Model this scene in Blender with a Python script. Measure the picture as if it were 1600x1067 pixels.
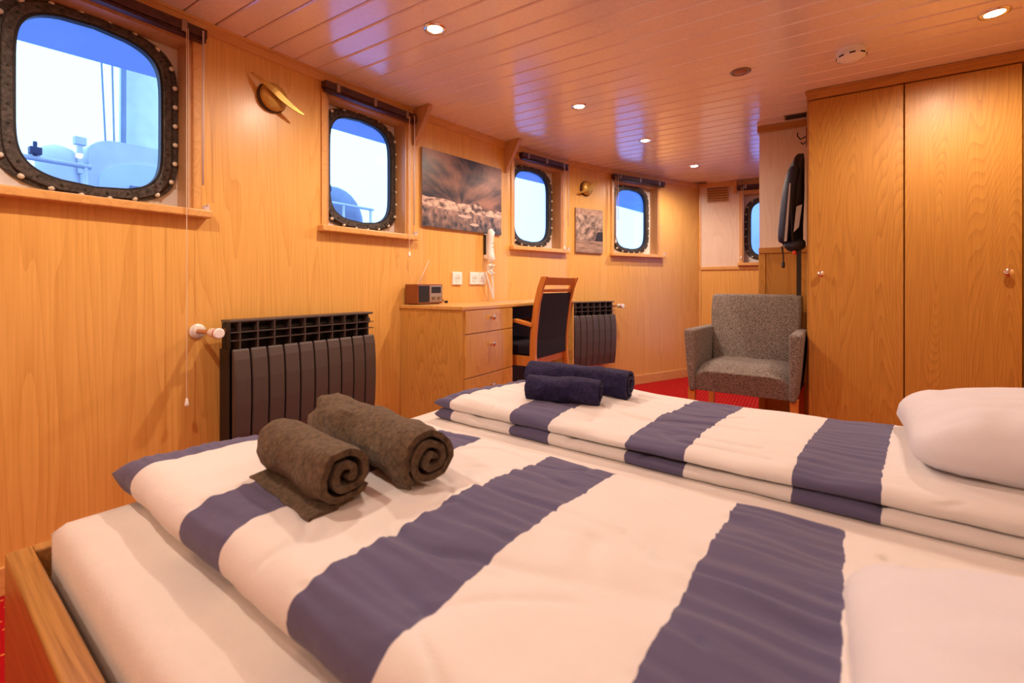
import bpy, bmesh, math, random
from math import sin, cos, pi, radians, sqrt, hypot, atan2
from mathutils import Vector, Matrix, noise
random.seed(7)
C = bpy.context.scene.collection
for o in list(bpy.data.objects): bpy.data.objects.remove(o)
S = bpy.context.scene
# ---------------------------------------------------------------- camera, sky, exposure
YAW = radians(32.3)
cam = bpy.data.cameras.new('camera'); camo = bpy.data.objects.new('camera', cam); C.objects.link(camo)
camo.location = (0, 0, 1.0); camo.rotation_euler = (pi/2, 0, YAW)
cam.sensor_width = 36; cam.lens = 713/1600*36; cam.shift_y = -(533.5-446)/1600
cam.clip_start = .02; cam.clip_end = 200
cam.dof.use_dof = True; cam.dof.focus_distance = 2.1; cam.dof.aperture_fstop = 3.5
S.camera = camo
S.view_settings.view_transform = 'Standard'; S.view_settings.look = 'None'
S.view_settings.gamma = 1; S.view_settings.use_curve_mapping = False
S.view_settings.exposure = 0.15
w = bpy.data.worlds.new('World'); S.world = w; w.use_nodes = True
nt = w.node_tree; nt.nodes.clear()
wo = nt.nodes.new('ShaderNodeOutputWorld'); bg = nt.nodes.new('ShaderNodeBackground')
tc = nt.nodes.new('ShaderNodeTexCoord'); sp = nt.nodes.new('ShaderNodeSeparateXYZ'); cr = nt.nodes.new('ShaderNodeValToRGB')
mr = nt.nodes.new('ShaderNodeMapRange'); mr.inputs[1].default_value = -1; mr.inputs[2].default_value = 1
nt.links.new(tc.outputs['Generated'], sp.inputs[0]); nt.links.new(sp.outputs[2], mr.inputs[0]); nt.links.new(mr.outputs[0], cr.inputs[0])
e = cr.color_ramp.elements
e[0].position = 0.0; e[0].color = (.10, .20, .60, 1)
e[1].position = 1.0; e[1].color = (.30, .56, 1.0, 1)
for p, c in ((.47, (.12, .26, .72, 1)), (.50, (.32, .58, 1.0, 1)), (.62, (.33, .58, 1.0, 1))):
    k = e.new(p); k.color = c
nt.links.new(cr.outputs[0], bg.inputs[0]); nt.links.new(bg.outputs[0], wo.inputs[0])
bg.inputs[1].default_value = 2.9
LAMP_COL = (1.0, .79, .61); LAMP_W = 37.0
FLOOR = .045; CEIL = 2.08

# ---------------------------------------------------------------- helpers
class MB:
    def __init__(s): s.v = []; s.f = []
    def add(s, vs, fs):
        n = len(s.v); s.v += [tuple(v) for v in vs]; s.f += [tuple(i+n for i in f) for f in fs]; return s
    def box(s, x0, x1, y0, y1, z0, z1, M=None):
        vs = [Vector(p) for p in ((x0,y0,z0),(x1,y0,z0),(x1,y1,z0),(x0,y1,z0),(x0,y0,z1),(x1,y0,z1),(x1,y1,z1),(x0,y1,z1))]
        if M: vs = [M @ v for v in vs]
        return s.add(vs, [(0,3,2,1),(4,5,6,7),(0,1,5,4),(1,2,6,5),(2,3,7,6),(3,0,4,7)])
    def prism(s, poly, z0, z1, M=None):
        n = len(poly); vs = [Vector((p[0],p[1],z0)) for p in poly]+[Vector((p[0],p[1],z1)) for p in poly]
        if M: vs = [M @ v for v in vs]
        return s.add(vs, [tuple(range(n))[::-1], tuple(range(n,2*n))]+[(i,(i+1)%n,n+(i+1)%n,n+i) for i in range(n)])
    def tube(s, pts, r, seg=8, cap=True):
        pts = [Vector(p) for p in pts]; n = len(pts); rs = r if isinstance(r,(list,tuple)) else [r]*n
        vs = []; prev = None
        for i,p in enumerate(pts):
            t = (pts[min(i+1,n-1)]-pts[max(i-1,0)])
            if t.length < 1e-9: t = Vector((0,0,1))
            t.normalize()
            if prev is None:
                a = Vector((0,0,1)) if abs(t.z) < .9 else Vector((1,0,0)); u = t.cross(a).normalized()
            else:
                u = (prev-t*prev.dot(t)).normalized()
            prev = u; v = t.cross(u)
            for k in range(seg):
                a = 2*pi*k/seg; vs.append(p+(u*cos(a)+v*sin(a))*rs[i])
        fs = []
        for i in range(n-1):
            for k in range(seg):
                fs.append((i*seg+k, i*seg+(k+1)%seg, (i+1)*seg+(k+1)%seg, (i+1)*seg+k))
        if cap: fs += [tuple(range(seg))[::-1], tuple(range((n-1)*seg, n*seg))]
        return s.add(vs, fs)
    def lathe(s, prof, seg=20, M=None):   # prof (r,z) about z
        vs = []; n = len(prof)
        for r,z in prof:
            for k in range(seg): vs.append(Vector((r*cos(2*pi*k/seg), r*sin(2*pi*k/seg), z)))
        if M: vs = [M @ v for v in vs]
        fs = [(i*seg+k, i*seg+(k+1)%seg, (i+1)*seg+(k+1)%seg, (i+1)*seg+k) for i in range(n-1) for k in range(seg)]
        fs += [tuple(range(seg))[::-1], tuple(range((n-1)*seg, n*seg))]
        return s.add(vs, fs)
    def ball(s, c, rx, ry=None, rz=None, seg=12, rings=8, M=None):
        ry = ry or rx; rz = rz or rx
        pr = []
        for i in range(rings+1):
            a = -pi/2+pi*i/rings; pr.append((max(cos(a),.02), sin(a)))
        T = Matrix.Translation(c) @ Matrix.Diagonal((rx,ry,rz,1))
        if M: T = M @ T
        return s.lathe(pr, seg, T)
    def mesh(s, name, smooth=False):
        me = bpy.data.meshes.new(name); me.from_pydata(s.v, [], s.f)
        bm = bmesh.new(); bm.from_mesh(me); bmesh.ops.recalc_face_normals(bm, faces=bm.faces)
        bm.to_mesh(me); bm.free()
        if smooth: me.polygons.foreach_set('use_smooth', [True]*len(me.polygons))
        return me
    def build(s, name, m, parent=None, smooth=False, bevel=0, seg=2, sub=0, autos=False):
        o = bpy.data.objects.new(name, s.mesh(name, smooth)); C.objects.link(o)
        o.data.materials.append(m)
        if parent is not None: o.parent = parent
        if bevel:
            b = o.modifiers.new('b','BEVEL'); b.width = bevel; b.segments = seg; b.limit_method = 'ANGLE'; b.angle_limit = radians(40)
        if sub:
            q = o.modifiers.new('s','SUBSURF'); q.levels = sub; q.render_levels = sub
        if autos: 
            for e_ in o.data.edges: pass
            try: o.data.set_sharp_from_angle(angle=radians(35))
            except Exception: pass
        return o
def tag(o, label, cat, group=None, kind=None):
    if label: o['label'] = label
    if cat: o['category'] = cat
    if group: o['group'] = group
    if kind: o['kind'] = kind
    return o
def empty(name, loc=(0,0,0), rz=0, label=None, cat=None, group=None, rot=None):
    o = bpy.data.objects.new(name, None); C.objects.link(o); o.location = loc
    o.rotation_euler = rot if rot else (0,0,rz); o.empty_display_size = .05
    return tag(o, label, cat, group)
def struct(o): o['kind'] = 'structure'; return o
def inst(name, me, parent, loc, rot=(0,0,0)):
    o = bpy.data.objects.new(name, me); C.objects.link(o); o.parent = parent; o.location = loc; o.rotation_euler = rot; return o
def rot_to(axis):   # matrix turning +z to axis
    return Vector((0,0,1)).rotation_difference(Vector(axis)).to_matrix().to_4x4()

# ---------------------------------------------------------------- materials
def new_mat(name):
    m = bpy.data.materials.new(name); m.use_nodes = True; n = m.node_tree; b = n.nodes['Principled BSDF']; return m, n, b
def plain(name, col, rough=.5, metal=0, bump=0, bscale=200, spec=.5, emit=None, estr=0, sheen=0, coat=0, vary=0):
    m, n, b = new_mat(name)
    b.inputs['Base Color'].default_value = (*col,1); b.inputs['Roughness'].default_value = rough
    b.inputs['Metallic'].default_value = metal; b.inputs['Specular IOR Level'].default_value = spec
    if sheen: b.inputs['Sheen Weight'].default_value = sheen; b.inputs['Sheen Roughness'].default_value = .5
    if coat: b.inputs['Coat Weight'].default_value = coat; b.inputs['Coat Roughness'].default_value = .15
    if emit: b.inputs['Emission Color'].default_value = (*emit,1); b.inputs['Emission Strength'].default_value = estr
    t = n.nodes.new('ShaderNodeTexCoord')
    z = n.nodes.new('ShaderNodeTexNoise'); z.inputs['Scale'].default_value = bscale; z.inputs['Detail'].default_value = 4
    n.links.new(t.outputs['Object'], z.inputs['Vector'])
    if bump:
        bp = n.nodes.new('ShaderNodeBump'); bp.inputs['Strength'].default_value = bump; bp.inputs['Distance'].default_value = .002
        n.links.new(z.outputs[0], bp.inputs['Height']); n.links.new(bp.outputs[0], b.inputs['Normal'])
    if vary:
        mx = n.nodes.new('ShaderNodeMix'); mx.data_type = 'RGBA'
        mx.inputs[6].default_value = (*[c*(1-vary) for c in col],1); mx.inputs[7].default_value = (*[min(1,c*(1+vary)) for c in col],1)
        rr = n.nodes.new('ShaderNodeMapRange'); rr.inputs[1].default_value = .35; rr.inputs[2].default_value = .65
        n.links.new(z.outputs[0], rr.inputs[0]); n.links.new(rr.outputs[0], mx.inputs[0]); n.links.new(mx.outputs[2], b.inputs['Base Color'])
    return m
def wood(name, light, dark, scale=1.0, rings=9, strength=.6, rough=.35, axis='Z', coat=.25, ringscale=(3.2,3.2,.22), fine=.35):
    m, n, b = new_mat(name)
    t = n.nodes.new('ShaderNodeTexCoord')
    def stretch(sx, sy, sz):
        mp = n.nodes.new('ShaderNodeMapping')
        v = (sx,sy,sz) if axis == 'Z' else ((sz,sx,sy) if axis == 'X' else (sx,sz,sy))
        mp.inputs['Scale'].default_value = tuple(q*scale for q in v)
        n.links.new(t.outputs['Object'], mp.inputs[0]); return mp
    m1 = stretch(*ringscale)
    n1 = n.nodes.new('ShaderNodeTexNoise'); n1.inputs['Scale'].default_value = 1; n1.inputs['Detail'].default_value = 2.5; n1.inputs['Roughness'].default_value = .42
    n.links.new(m1.outputs[0], n1.inputs['Vector'])
    mu = n.nodes.new('ShaderNodeMath'); mu.operation = 'MULTIPLY'; mu.inputs[1].default_value = rings*4
    n.links.new(n1.outputs[0], mu.inputs[0])
    fr = n.nodes.new('ShaderNodeMath'); fr.operation = 'FRACT'; n.links.new(mu.outputs[0], fr.inputs[0])
    pw = n.nodes.new('ShaderNodeMath'); pw.operation = 'POWER'; pw.inputs[1].default_value = 2.6; n.links.new(fr.outputs[0], pw.inputs[0])
    m2 = stretch(170, 170, 4)
    n2 = n.nodes.new('ShaderNodeTexNoise'); n2.inputs['Scale'].default_value = 1; n2.inputs['Detail'].default_value = 3
    n.links.new(m2.outputs[0], n2.inputs['Vector'])
    r2 = n.nodes.new('ShaderNodeMapRange'); r2.inputs[1].default_value = .3; r2.inputs[2].default_value = .75
    n.links.new(n2.outputs[0], r2.inputs[0])
    a = n.nodes.new('ShaderNodeMath'); a.operation = 'MULTIPLY'; a.inputs[1].default_value = strength; n.links.new(pw.outputs[0], a.inputs[0])
    a2 = n.nodes.new('ShaderNodeMath'); a2.operation = 'MULTIPLY'; a2.inputs[1].default_value = fine; n.links.new(r2.outputs[0], a2.inputs[0])
    ad = n.nodes.new('ShaderNodeMath'); ad.operation = 'ADD'; ad.use_clamp = True; n.links.new(a.outputs[0], ad.inputs[0]); n.links.new(a2.outputs[0], ad.inputs[1])
    mx = n.nodes.new('ShaderNodeMix'); mx.data_type = 'RGBA'; mx.inputs[6].default_value = (*light,1); mx.inputs[7].default_value = (*dark,1)
    n.links.new(ad.outputs[0], mx.inputs[0]); n.links.new(mx.outputs[2], b.inputs['Base Color'])
    bp = n.nodes.new('ShaderNodeBump'); bp.inputs['Strength'].default_value = .12; bp.inputs['Distance'].default_value = .001; bp.invert = True
    n.links.new(ad.outputs[0], bp.inputs['Height']); n.links.new(bp.outputs[0], b.inputs['Normal'])
    b.inputs['Roughness'].default_value = rough; b.inputs['Coat Weight'].default_value = coat; b.inputs['Coat Roughness'].default_value = .25
    return m
def fabric(name, col, col2=None, scale=300, bump=.5, sheen=.3, rough=.9, thr=(.4,.6), dist=.003):
    m, n, b = new_mat(name); t = n.nodes.new('ShaderNodeTexCoord')
    z = n.nodes.new('ShaderNodeTexNoise'); z.inputs['Scale'].default_value = scale; z.inputs['Detail'].default_value = 5; z.inputs['Roughness'].default_value = .7
    n.links.new(t.outputs['Object'], z.inputs['Vector'])
    mx = n.nodes.new('ShaderNodeMix'); mx.data_type = 'RGBA'; mx.inputs[6].default_value = (*(col2 or col),1); mx.inputs[7].default_value = (*col,1)
    rr = n.nodes.new('ShaderNodeMapRange'); rr.inputs[1].default_value = thr[0]; rr.inputs[2].default_value = thr[1]
    n.links.new(z.outputs[0], rr.inputs[0]); n.links.new(rr.outputs[0], mx.inputs[0]); n.links.new(mx.outputs[2], b.inputs['Base Color'])
    bp = n.nodes.new('ShaderNodeBump'); bp.inputs['Strength'].default_value = bump; bp.inputs['Distance'].default_value = dist
    n.links.new(z.outputs[0], bp.inputs['Height']); n.links.new(bp.outputs[0], b.inputs['Normal'])
    b.inputs['Roughness'].default_value = rough; b.inputs['Sheen Weight'].default_value = sheen; b.inputs['Specular IOR Level'].default_value = .2
    return m
def glass_mat(name):
    m = bpy.data.materials.new(name); m.use_nodes = True; n = m.node_tree; n.nodes.clear()
    o = n.nodes.new('ShaderNodeOutputMaterial'); t = n.nodes.new('ShaderNodeBsdfTransparent'); g = n.nodes.new('ShaderNodeBsdfGlossy')
    g.inputs['Roughness'].default_value = .02; t.inputs[0].default_value = (.97,.98,1,1)
    f = n.nodes.new('ShaderNodeFresnel'); f.inputs[0].default_value = 1.3; mx = n.nodes.new('ShaderNodeMixShader')
    n.links.new(f.outputs[0], mx.inputs[0]); n.links.new(t.outputs[0], mx.inputs[1]); n.links.new(g.outputs[0], mx.inputs[2]); n.links.new(mx.outputs[0], o.inputs[0])
    return m
def carpet_mat():
    m, n, b = new_mat('red_carpet'); t = n.nodes.new('ShaderNodeTexCoord')
    mp = n.nodes.new('ShaderNodeMapping'); mp.inputs['Scale'].default_value = (28,28,28); mp.inputs['Rotation'].default_value = (0,0,.78)
    n.links.new(t.outputs['Object'], mp.inputs[0])
    fr = n.nodes.new('ShaderNodeVectorMath'); fr.operation = 'FRACTION'; n.links.new(mp.outputs[0], fr.inputs[0])
    sb = n.nodes.new('ShaderNodeVectorMath'); sb.operation = 'MULTIPLY'; sb.inputs[1].default_value = (1,1,0); n.links.new(fr.outputs[0], sb.inputs[0])
    ds = n.nodes.new('ShaderNodeVectorMath'); ds.operation = 'DISTANCE'; ds.inputs[1].default_value = (.5,.5,0); n.links.new(sb.outputs[0], ds.inputs[0])
    lt = n.nodes.new('ShaderNodeMath'); lt.operation = 'LESS_THAN'; lt.inputs[1].default_value = .13; n.links.new(ds.outputs['Value'], lt.inputs[0])
    z = n.nodes.new('ShaderNodeTexNoise'); z.inputs['Scale'].default_value = 400; n.links.new(t.outputs['Object'], z.inputs['Vector'])
    mx = n.nodes.new('ShaderNodeMix'); mx.data_type = 'RGBA'; mx.inputs[6].default_value = (.44,.006,.012,1); mx.inputs[7].default_value = (.72,.22,.06,1)
    n.links.new(lt.outputs[0], mx.inputs[0]); n.links.new(mx.outputs[2], b.inputs['Base Color'])
    bp = n.nodes.new('ShaderNodeBump'); bp.inputs['Strength'].default_value = .6; bp.inputs['Distance'].default_value = .004
    n.links.new(z.outputs[0], bp.inputs['Height']); n.links.new(bp.outputs[0], b.inputs['Normal']); b.inputs['Roughness'].default_value = .95
    b.inputs['Specular IOR Level'].default_value = .1
    return m
def stripe_mat(name, bands, white, blue):
    m, n, b = new_mat(name); u = n.nodes.new('ShaderNodeUVMap'); u.uv_map = 'UVMap'; s = n.nodes.new('ShaderNodeSeparateXYZ'); n.links.new(u.outputs[0], s.inputs[0])
    t = n.nodes.new('ShaderNodeTexCoord')
    r = n.nodes.new('ShaderNodeValToRGB'); r.color_ramp.interpolation = 'CONSTANT'; el = r.color_ramp.elements
    el[0].position = 0; el[0].color = (0,0,0,1); el[1].position = 1; el[1].color = (0,0,0,1)
    for a, c in bands:
        k = el.new((a+.2)/2.4); k.color = (1,1,1,1); k = el.new((c+.2)/2.4); k.color = (0,0,0,1)
    z0 = n.nodes.new('ShaderNodeTexNoise'); z0.inputs['Scale'].default_value = 26; n.links.new(t.outputs['Object'], z0.inputs['Vector'])
    q = n.nodes.new('ShaderNodeMath'); q.operation = 'MULTIPLY_ADD'; q.inputs[1].default_value = .012; q.inputs[2].default_value = .2-.006
    n.links.new(z0.outputs[0], q.inputs[0])
    ad = n.nodes.new('ShaderNodeMath'); ad.operation = 'ADD'; n.links.new(s.outputs[0], ad.inputs[0]); n.links.new(q.outputs[0], ad.inputs[1])
    dv = n.nodes.new('ShaderNodeMath'); dv.operation = 'DIVIDE'; dv.inputs[1].default_value = 2.4; n.links.new(ad.outputs[0], dv.inputs[0])
    n.links.new(dv.outputs[0], r.inputs[0])
    mx = n.nodes.new('ShaderNodeMix'); mx.data_type = 'RGBA'; mx.inputs[6].default_value = (*white,1); mx.inputs[7].default_value = (*blue,1)
    n.links.new(r.outputs[0], mx.inputs[0]); n.links.new(mx.outputs[2], b.inputs['Base Color'])
    z = n.nodes.new('ShaderNodeTexNoise'); z.inputs['Scale'].default_value = 9; z.inputs['Detail'].default_value = 6; n.links.new(t.outputs['Object'], z.inputs['Vector'])
    bp = n.nodes.new('ShaderNodeBump'); bp.inputs['Strength'].default_value = .45; bp.inputs['Distance'].default_value = .016
    n.links.new(z.outputs[0], bp.inputs['Height']); n.links.new(bp.outputs[0], b.inputs['Normal'])
    b.inputs['Roughness'].default_value = .85; b.inputs['Sheen Weight'].default_value = .15; b.inputs['Specular IOR Level'].default_value = .2
    return m
def attr_mat(name, rough=.45):
    m, n, b = new_mat(name); a = n.nodes.new('ShaderNodeVertexColor'); a.layer_name = 'Col'
    n.links.new(a.outputs[0], b.inputs['Base Color']); b.inputs['Roughness'].default_value = rough; return m

WALLW = wood('wall_ash', (.86,.49,.135), (.66,.31,.065), rings=9, strength=.42, rough=.36, ringscale=(3.4,3.4,.20), fine=.45)
TRIMW = wood('trim_ash', (.80,.44,.15), (.58,.27,.07), rings=4, strength=.4, axis='Y', ringscale=(5,5,.4))
REVW = wood('reveal_wood', (.62,.34,.15), (.46,.22,.09), rings=4, strength=.4, ringscale=(5,5,.4))
OAK = wood('wardrobe_oak', (.60,.29,.050), (.40,.165,.024), rings=26, strength=.5, rough=.46, ringscale=(3.0,3.0,.24), fine=.6, coat=.06)
OAKX = wood('oak_trim', (.56,.26,.06), (.36,.14,.025), rings=4, strength=.4, axis='X', ringscale=(5,5,.4))
DESKW = wood('desk_oak', (.72,.39,.10), (.48,.22,.045), rings=16, strength=.5, ringscale=(3.4,3.4,.36), fine=.5)
DESKT = wood('desk_top_oak', (.76,.43,.14), (.54,.26,.06), rings=4, strength=.5, axis='Y', ringscale=(5,5,.5))
CHAIRW = wood('chair_beech', (.66,.24,.05), (.46,.14,.02), rings=3, strength=.3, rough=.3, ringscale=(6,6,.6))
BEDW = wood('bed_oak', (.52,.26,.075), (.26,.11,.025), rings=5, strength=.4, axis='X', ringscale=(9,9,.5), fine=.7)
PALE = wood('pale_birch', (.86,.70,.58), (.72,.53,.41), rings=6, strength=.45, ringscale=(4,4,.5), fine=.25, coat=.1)
CEILM = plain('ceiling_lacquer', (.92,.76,.71), .26, coat=1.0, spec=.5, bscale=60, vary=.03)
GROOVE = plain('groove', (.42,.2,.12), .8)
WHITE = plain('white_enamel', (.82,.78,.74), .35, coat=.2)
WHITEP = plain('white_plastic', (.90,.88,.88), .35, bscale=80)
PLATE = plain('porthole_plate', (.80,.77,.76), .4, bump=.2, bscale=60)
RING = plain('porthole_ring', (.072,.060,.054), .45, metal=.3, bump=.7, bscale=90, vary=.5)
RUBBER = plain('rubber_seal', (.012,.012,.014), .5)
BOLT = plain('nut_cap', (.82,.74,.62), .4)
GLASS = glass_mat('window_glass')
RAD = plain('radiator_paint', (.078,.056,.052), .42, spec=.5, bscale=300, bump=.05)
RADD = plain('radiator_inside', (.012,.009,.009), .6)
CHROME = plain('chrome', (.85,.80,.78), .15, metal=1)
BRASS = plain('brass', (.62,.38,.09), .42, metal=.55, vary=.15, bscale=20)
DARKBR = plain('dark_bracket', (.05,.03,.02), .5)
BLIND = plain('blind_rail_brown', (.07,.022,.018), .4, bscale=40, vary=.3)
CLEAR = plain('clear_wand', (.75,.62,.60), .2, coat=.5)
CORD = plain('cord', (.80,.62,.45), .7)
SHEET = fabric('sheet_cotton', (.74,.68,.65), (.72,.66,.63), scale=14, bump=.25, sheen=.1, dist=.01)
PILL = fabric('pillow_cotton', (.70,.68,.73), (.68,.66,.71), scale=10, bump=.2, sheen=.1, dist=.008)
BROWN = fabric('brown_terry', (.185,.118,.066), (.042,.026,.014), scale=95, bump=1.0, sheen=.15, thr=(.3,.7), dist=.006)
NAVY = fabric('navy_terry', (.034,.026,.100), (.008,.006,.030), scale=95, bump=1.0, sheen=.06, thr=(.3,.7), dist=.006)
TWEED = fabric('grey_tweed', (.34,.28,.25), (.085,.068,.062), scale=170, bump=1.0, sheen=.05, thr=(.40,.60), dist=.003)
DARKF = fabric('dark_seat_fabric', (.020,.012,.022), (.012,.008,.014), scale=500, bump=.3, sheen=.02)
JACK = plain('jacket_nylon', (.010,.009,.018), .5, bump=1.0, bscale=45)
REFL = plain('reflective_tape', (.40,.34,.30), .5)
REDT = plain('red_tag', (.75,.05,.02), .5)
BLACK = plain('black_plastic', (.012,.011,.012), .4)
SILV = plain('silver_panel', (.45,.36,.30), .35, metal=.5)
RADIOW = wood('radio_walnut', (.28,.075,.02), (.14,.03,.01), rings=3, strength=.4, axis='Y')
STEEL = plain('steel', (.35,.27,.22), .35, metal=.8)
PAINTW = plain('outside_white_paint', (.62,.64,.70), .5, bscale=6, vary=.06)
PAINTG = plain('outside_grey_paint', (.20,.24,.34), .6, bscale=6, vary=.1)
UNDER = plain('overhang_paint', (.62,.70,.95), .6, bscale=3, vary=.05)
NIGHT = plain('outside_dark', (.03,.05,.12), .5)
EMIT = plain('lamp_face', (1,.9,.8), .5, emit=(1,.86,.66), estr=30)
PAPER = plain('paper', (.55,.45,.40), .6, bscale=60, vary=.3)
DUV1 = stripe_mat('near_duvet_cotton', [(-.2,.055),(.335,.485),(.70,.86),(1.10,1.255),(1.50,1.66)], (.74,.70,.69), (.105,.095,.185))
DUV2 = stripe_mat('far_duvet_cotton', [(-.2,.160),(.416,.558),(.790,.936),(1.167,1.317),(1.55,1.70)], (.74,.70,.69), (.105,.095,.185))

# ---------------------------------------------------------------- plan of the hull side wall
N = [(-2.10,-1.7),(-2.085,.20),(-2.07,.95),(-2.055,1.40),(-2.0,2.14),(-1.88,2.91),(-1.705,3.585),(-1.505,4.03),(-1.165,4.71),(-.917,5.186),(.45,5.40)]
def seg(i):
    A, B = Vector(N[i]), Vector(N[i+1]); L = (B-A).length; return A, (B-A)/L, L
def on_wall(i, s, out=0):   # out>0 into the room
    A, d, L = seg(i); n_ = Vector((d.y,-d.x)); p = A+d*s+n_*out; return p.x, p.y
def wang(i): A, d, L = seg(i); return atan2(d.y, d.x)
def wall_x(y):
    for i in range(9):
        if N[i][1] <= y <= N[i+1][1]:
            t = (y-N[i][1])/(N[i+1][1]-N[i][1]); return N[i][0]+t*(N[i+1][0]-N[i][0])
    return N[9][0]

# floor
fb = MB(); fb.box(-2.3,1.6,-1.9,5.6,FLOOR-.1,FLOOR); floor = struct(fb.build('floor', carpet_mat()))
# ceiling backing + planks
poly = [(x-.02,y) for x,y in N[:10]]+[(.45,5.42),(1.5,5.42),(1.5,-1.7)]
cb = MB().prism(poly[::-1], CEIL+.012, CEIL+.06); ceiling = struct(cb.build('ceiling', GROOVE))
W_ = .115; y = -1.7; k = 0
while y < 5.38:
    y1 = min(y+W_, 5.39); g = .0022; c = .005
    if y1 <= 5.186: xa = min(wall_x(y+.001), wall_x(y1-.001))
    else: xa = -.917+(y1-5.186)/.214*1.367*.98 if y1 > 5.186 else -.917
    xa = max(xa, -2.11); 
    b = MB(); P = [(y+g,CEIL+.012),(y+g,CEIL+c),(y+g+c,CEIL),(y1-g-c,CEIL),(y1-g,CEIL+c),(y1-g,CEIL+.012)]
    n_ = len(P)
    b.add([(xa,p[0],p[1]) for p in P]+[(1.36,p[0],p[1]) for p in P], [tuple(range(n_)), tuple(range(n_,2*n_))[::-1]]+[(i,(i+1)%n_,n_+(i+1)%n_,n_+i) for i in range(n_)])
    b.build('plank', CEILM, ceiling); y += W_
# wall panels. facet with opening: s0,s1,z0,z1
OPEN = {1:(.11,.665), 3:(.063,.592), 5:(.06,.631), 7:(.07,.683)}
Z0, Z1 = 1.305, 1.985
T = .025
def facet_panel(i, parent, mat, z0, z1, hole=None, s0=0, s1=None, name='panel'):
    A, d, L = seg(i); s1 = L if s1 is None else s1
    b = MB(); M = Matrix.Translation((A.x,A.y,0)) @ Matrix.Rotation(atan2(d.y,d.x),4,'Z')
    if hole:
        h0,h1,q0,q1 = hole
        b.box(s0,h0,0,T,z0,z1,M); b.box(h1,s1,0,T,z0,z1,M); b.box(h0,h1,0,T,z0,q0,M); b.box(h0,h1,0,T,q1,z1,M)
    else: b.box(s0,s1,0,T,z0,z1,M)
    return b.build(name, mat, parent)
wl = struct(empty('wall_left'))
for i in range(9):
    h = OPEN.get(i); facet_panel(i, wl, WALLW, FLOOR, CEIL+.012, (h[0],h[1],Z0,Z1) if h else None)
wf = struct(empty('wall_front'))
facet_panel(9, wf, WALLW, FLOOR, 1.165)
facet_panel(9, wf, PALE, 1.20, CEIL+.012, (.415,1.0,1.235,1.95))
A, d, L = seg(9); MF = Matrix.Translation((A.x,A.y,0)) @ Matrix.Rotation(atan2(d.y,d.x),4,'Z')
MB().box(0,L,-.015,.025,1.165,1.20,MF).build('rail', TRIMW, wf, bevel=.003)
MB().box(0,.022,-.015,.0,FLOOR,CEIL,MF).build('corner_post', TRIMW, wf, bevel=.003)
struct(MB().box(1.35,1.40,-1.75,5.45,FLOOR,CEIL+.05).build('wall_right', WALLW))
struct(MB().box(-2.2,1.4,-1.75,-1.70,FLOOR,CEIL+.05).build('wall_back', WALLW))
# partition between front bay and wardrobe
pt = struct(empty('wall_partition'))
MB().box(-.238,1.35,3.547,3.60,1.255,CEIL-.04).build('panel', PALE, pt)
MB().box(-.238,1.35,3.547,3.60,FLOOR,1.218).build('panel', OAK, pt)
MB().box(-.242,1.35,3.535,3.60,1.218,1.257).build('rail', OAKX, pt, bevel=.003)
MB().box(-.242,-.200,3.540,3.60,FLOOR,1.218).build('corner_post', OAK, pt, bevel=.003)
MB().box(-.250,.034,3.52,3.60,CEIL-.042,CEIL).build('crown', OAKX, pt, bevel=.004)
# trims along the hull wall
tr = struct(empty('trim_1')); bs = struct(empty('baseboard_left'))
for i in range(10):
    A, d, L = seg(i); M = Matrix.Translation((A.x,A.y,0)) @ Matrix.Rotation(atan2(d.y,d.x),4,'Z')
    MB().box(0,L,-.014,0,CEIL-.048,CEIL,M).box(0,L,-.020,0,CEIL-.012,CEIL,M).build('crown_strip', TRIMW, tr)
    MB().box(0,L,-.013,0,FLOOR,FLOOR+.088,M).build('board', TRIMW, bs, bevel=.003)

# ---------------------------------------------------------------- portholes
def sup(a, b, n_, k, cnt):
    t = 2*pi*k/cnt; c_, s_ = cos(t), sin(t)
    X_ = math.copysign(abs(c_)**(2/n_), c_); Z_ = math.copysign(abs(s_)**(2/n_), s_)
    return a*X_, b*Z_*(1.05-.15*X_*X_)
def ring_mb(a0,b0,a1,b1,y0,y1,n_=6.0,cnt=72):   # annulus between two curves, from depth y0 (room side) to y1
    b = MB(); vs = []
    for (a,bb,y_) in ((a0,b0,y0),(a1,b1,y0),(a1,b1,y1),(a0,b0,y1)):
        for k in range(cnt): x,z = sup(a,bb,n_,k,cnt); vs.append((x,y_,z))
    fs = []
    for j in range(4):
        j2 = (j+1)%4
        for k in range(cnt): fs.append((j*cnt+k, j*cnt+(k+1)%cnt, j2*cnt+(k+1)%cnt, j2*cnt+k))
    return b.add(vs, fs)
def even_pts(a,b,n_,cnt):
    P = [sup(a,b,n_,k,720) for k in range(720)]; D=[0]
    for k in range(1,721): D.append(D[-1]+hypot(P[k%720][0]-P[k-1][0], P[k%720][1]-P[k-1][1]))
    out=[]; j=0
    for q in range(cnt):
        t = D[-1]*q/cnt
        while D[j+1] < t: j+=1
        f_=(t-D[j])/max(1e-9,D[j+1]-D[j]); A_,B_=P[j%720],P[(j+1)%720]; out.append((A_[0]+(B_[0]-A_[0])*f_,A_[1]+(B_[1]-A_[1])*f_))
    return out
bm_ = MB().ball((0,0,0),.0095,.0095,.0095,10,6)
BOLTME = bm_.mesh('bolt', True); BOLTME.materials.append(BOLT)
GA, GB = .205, .282; DEP = .10
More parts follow.
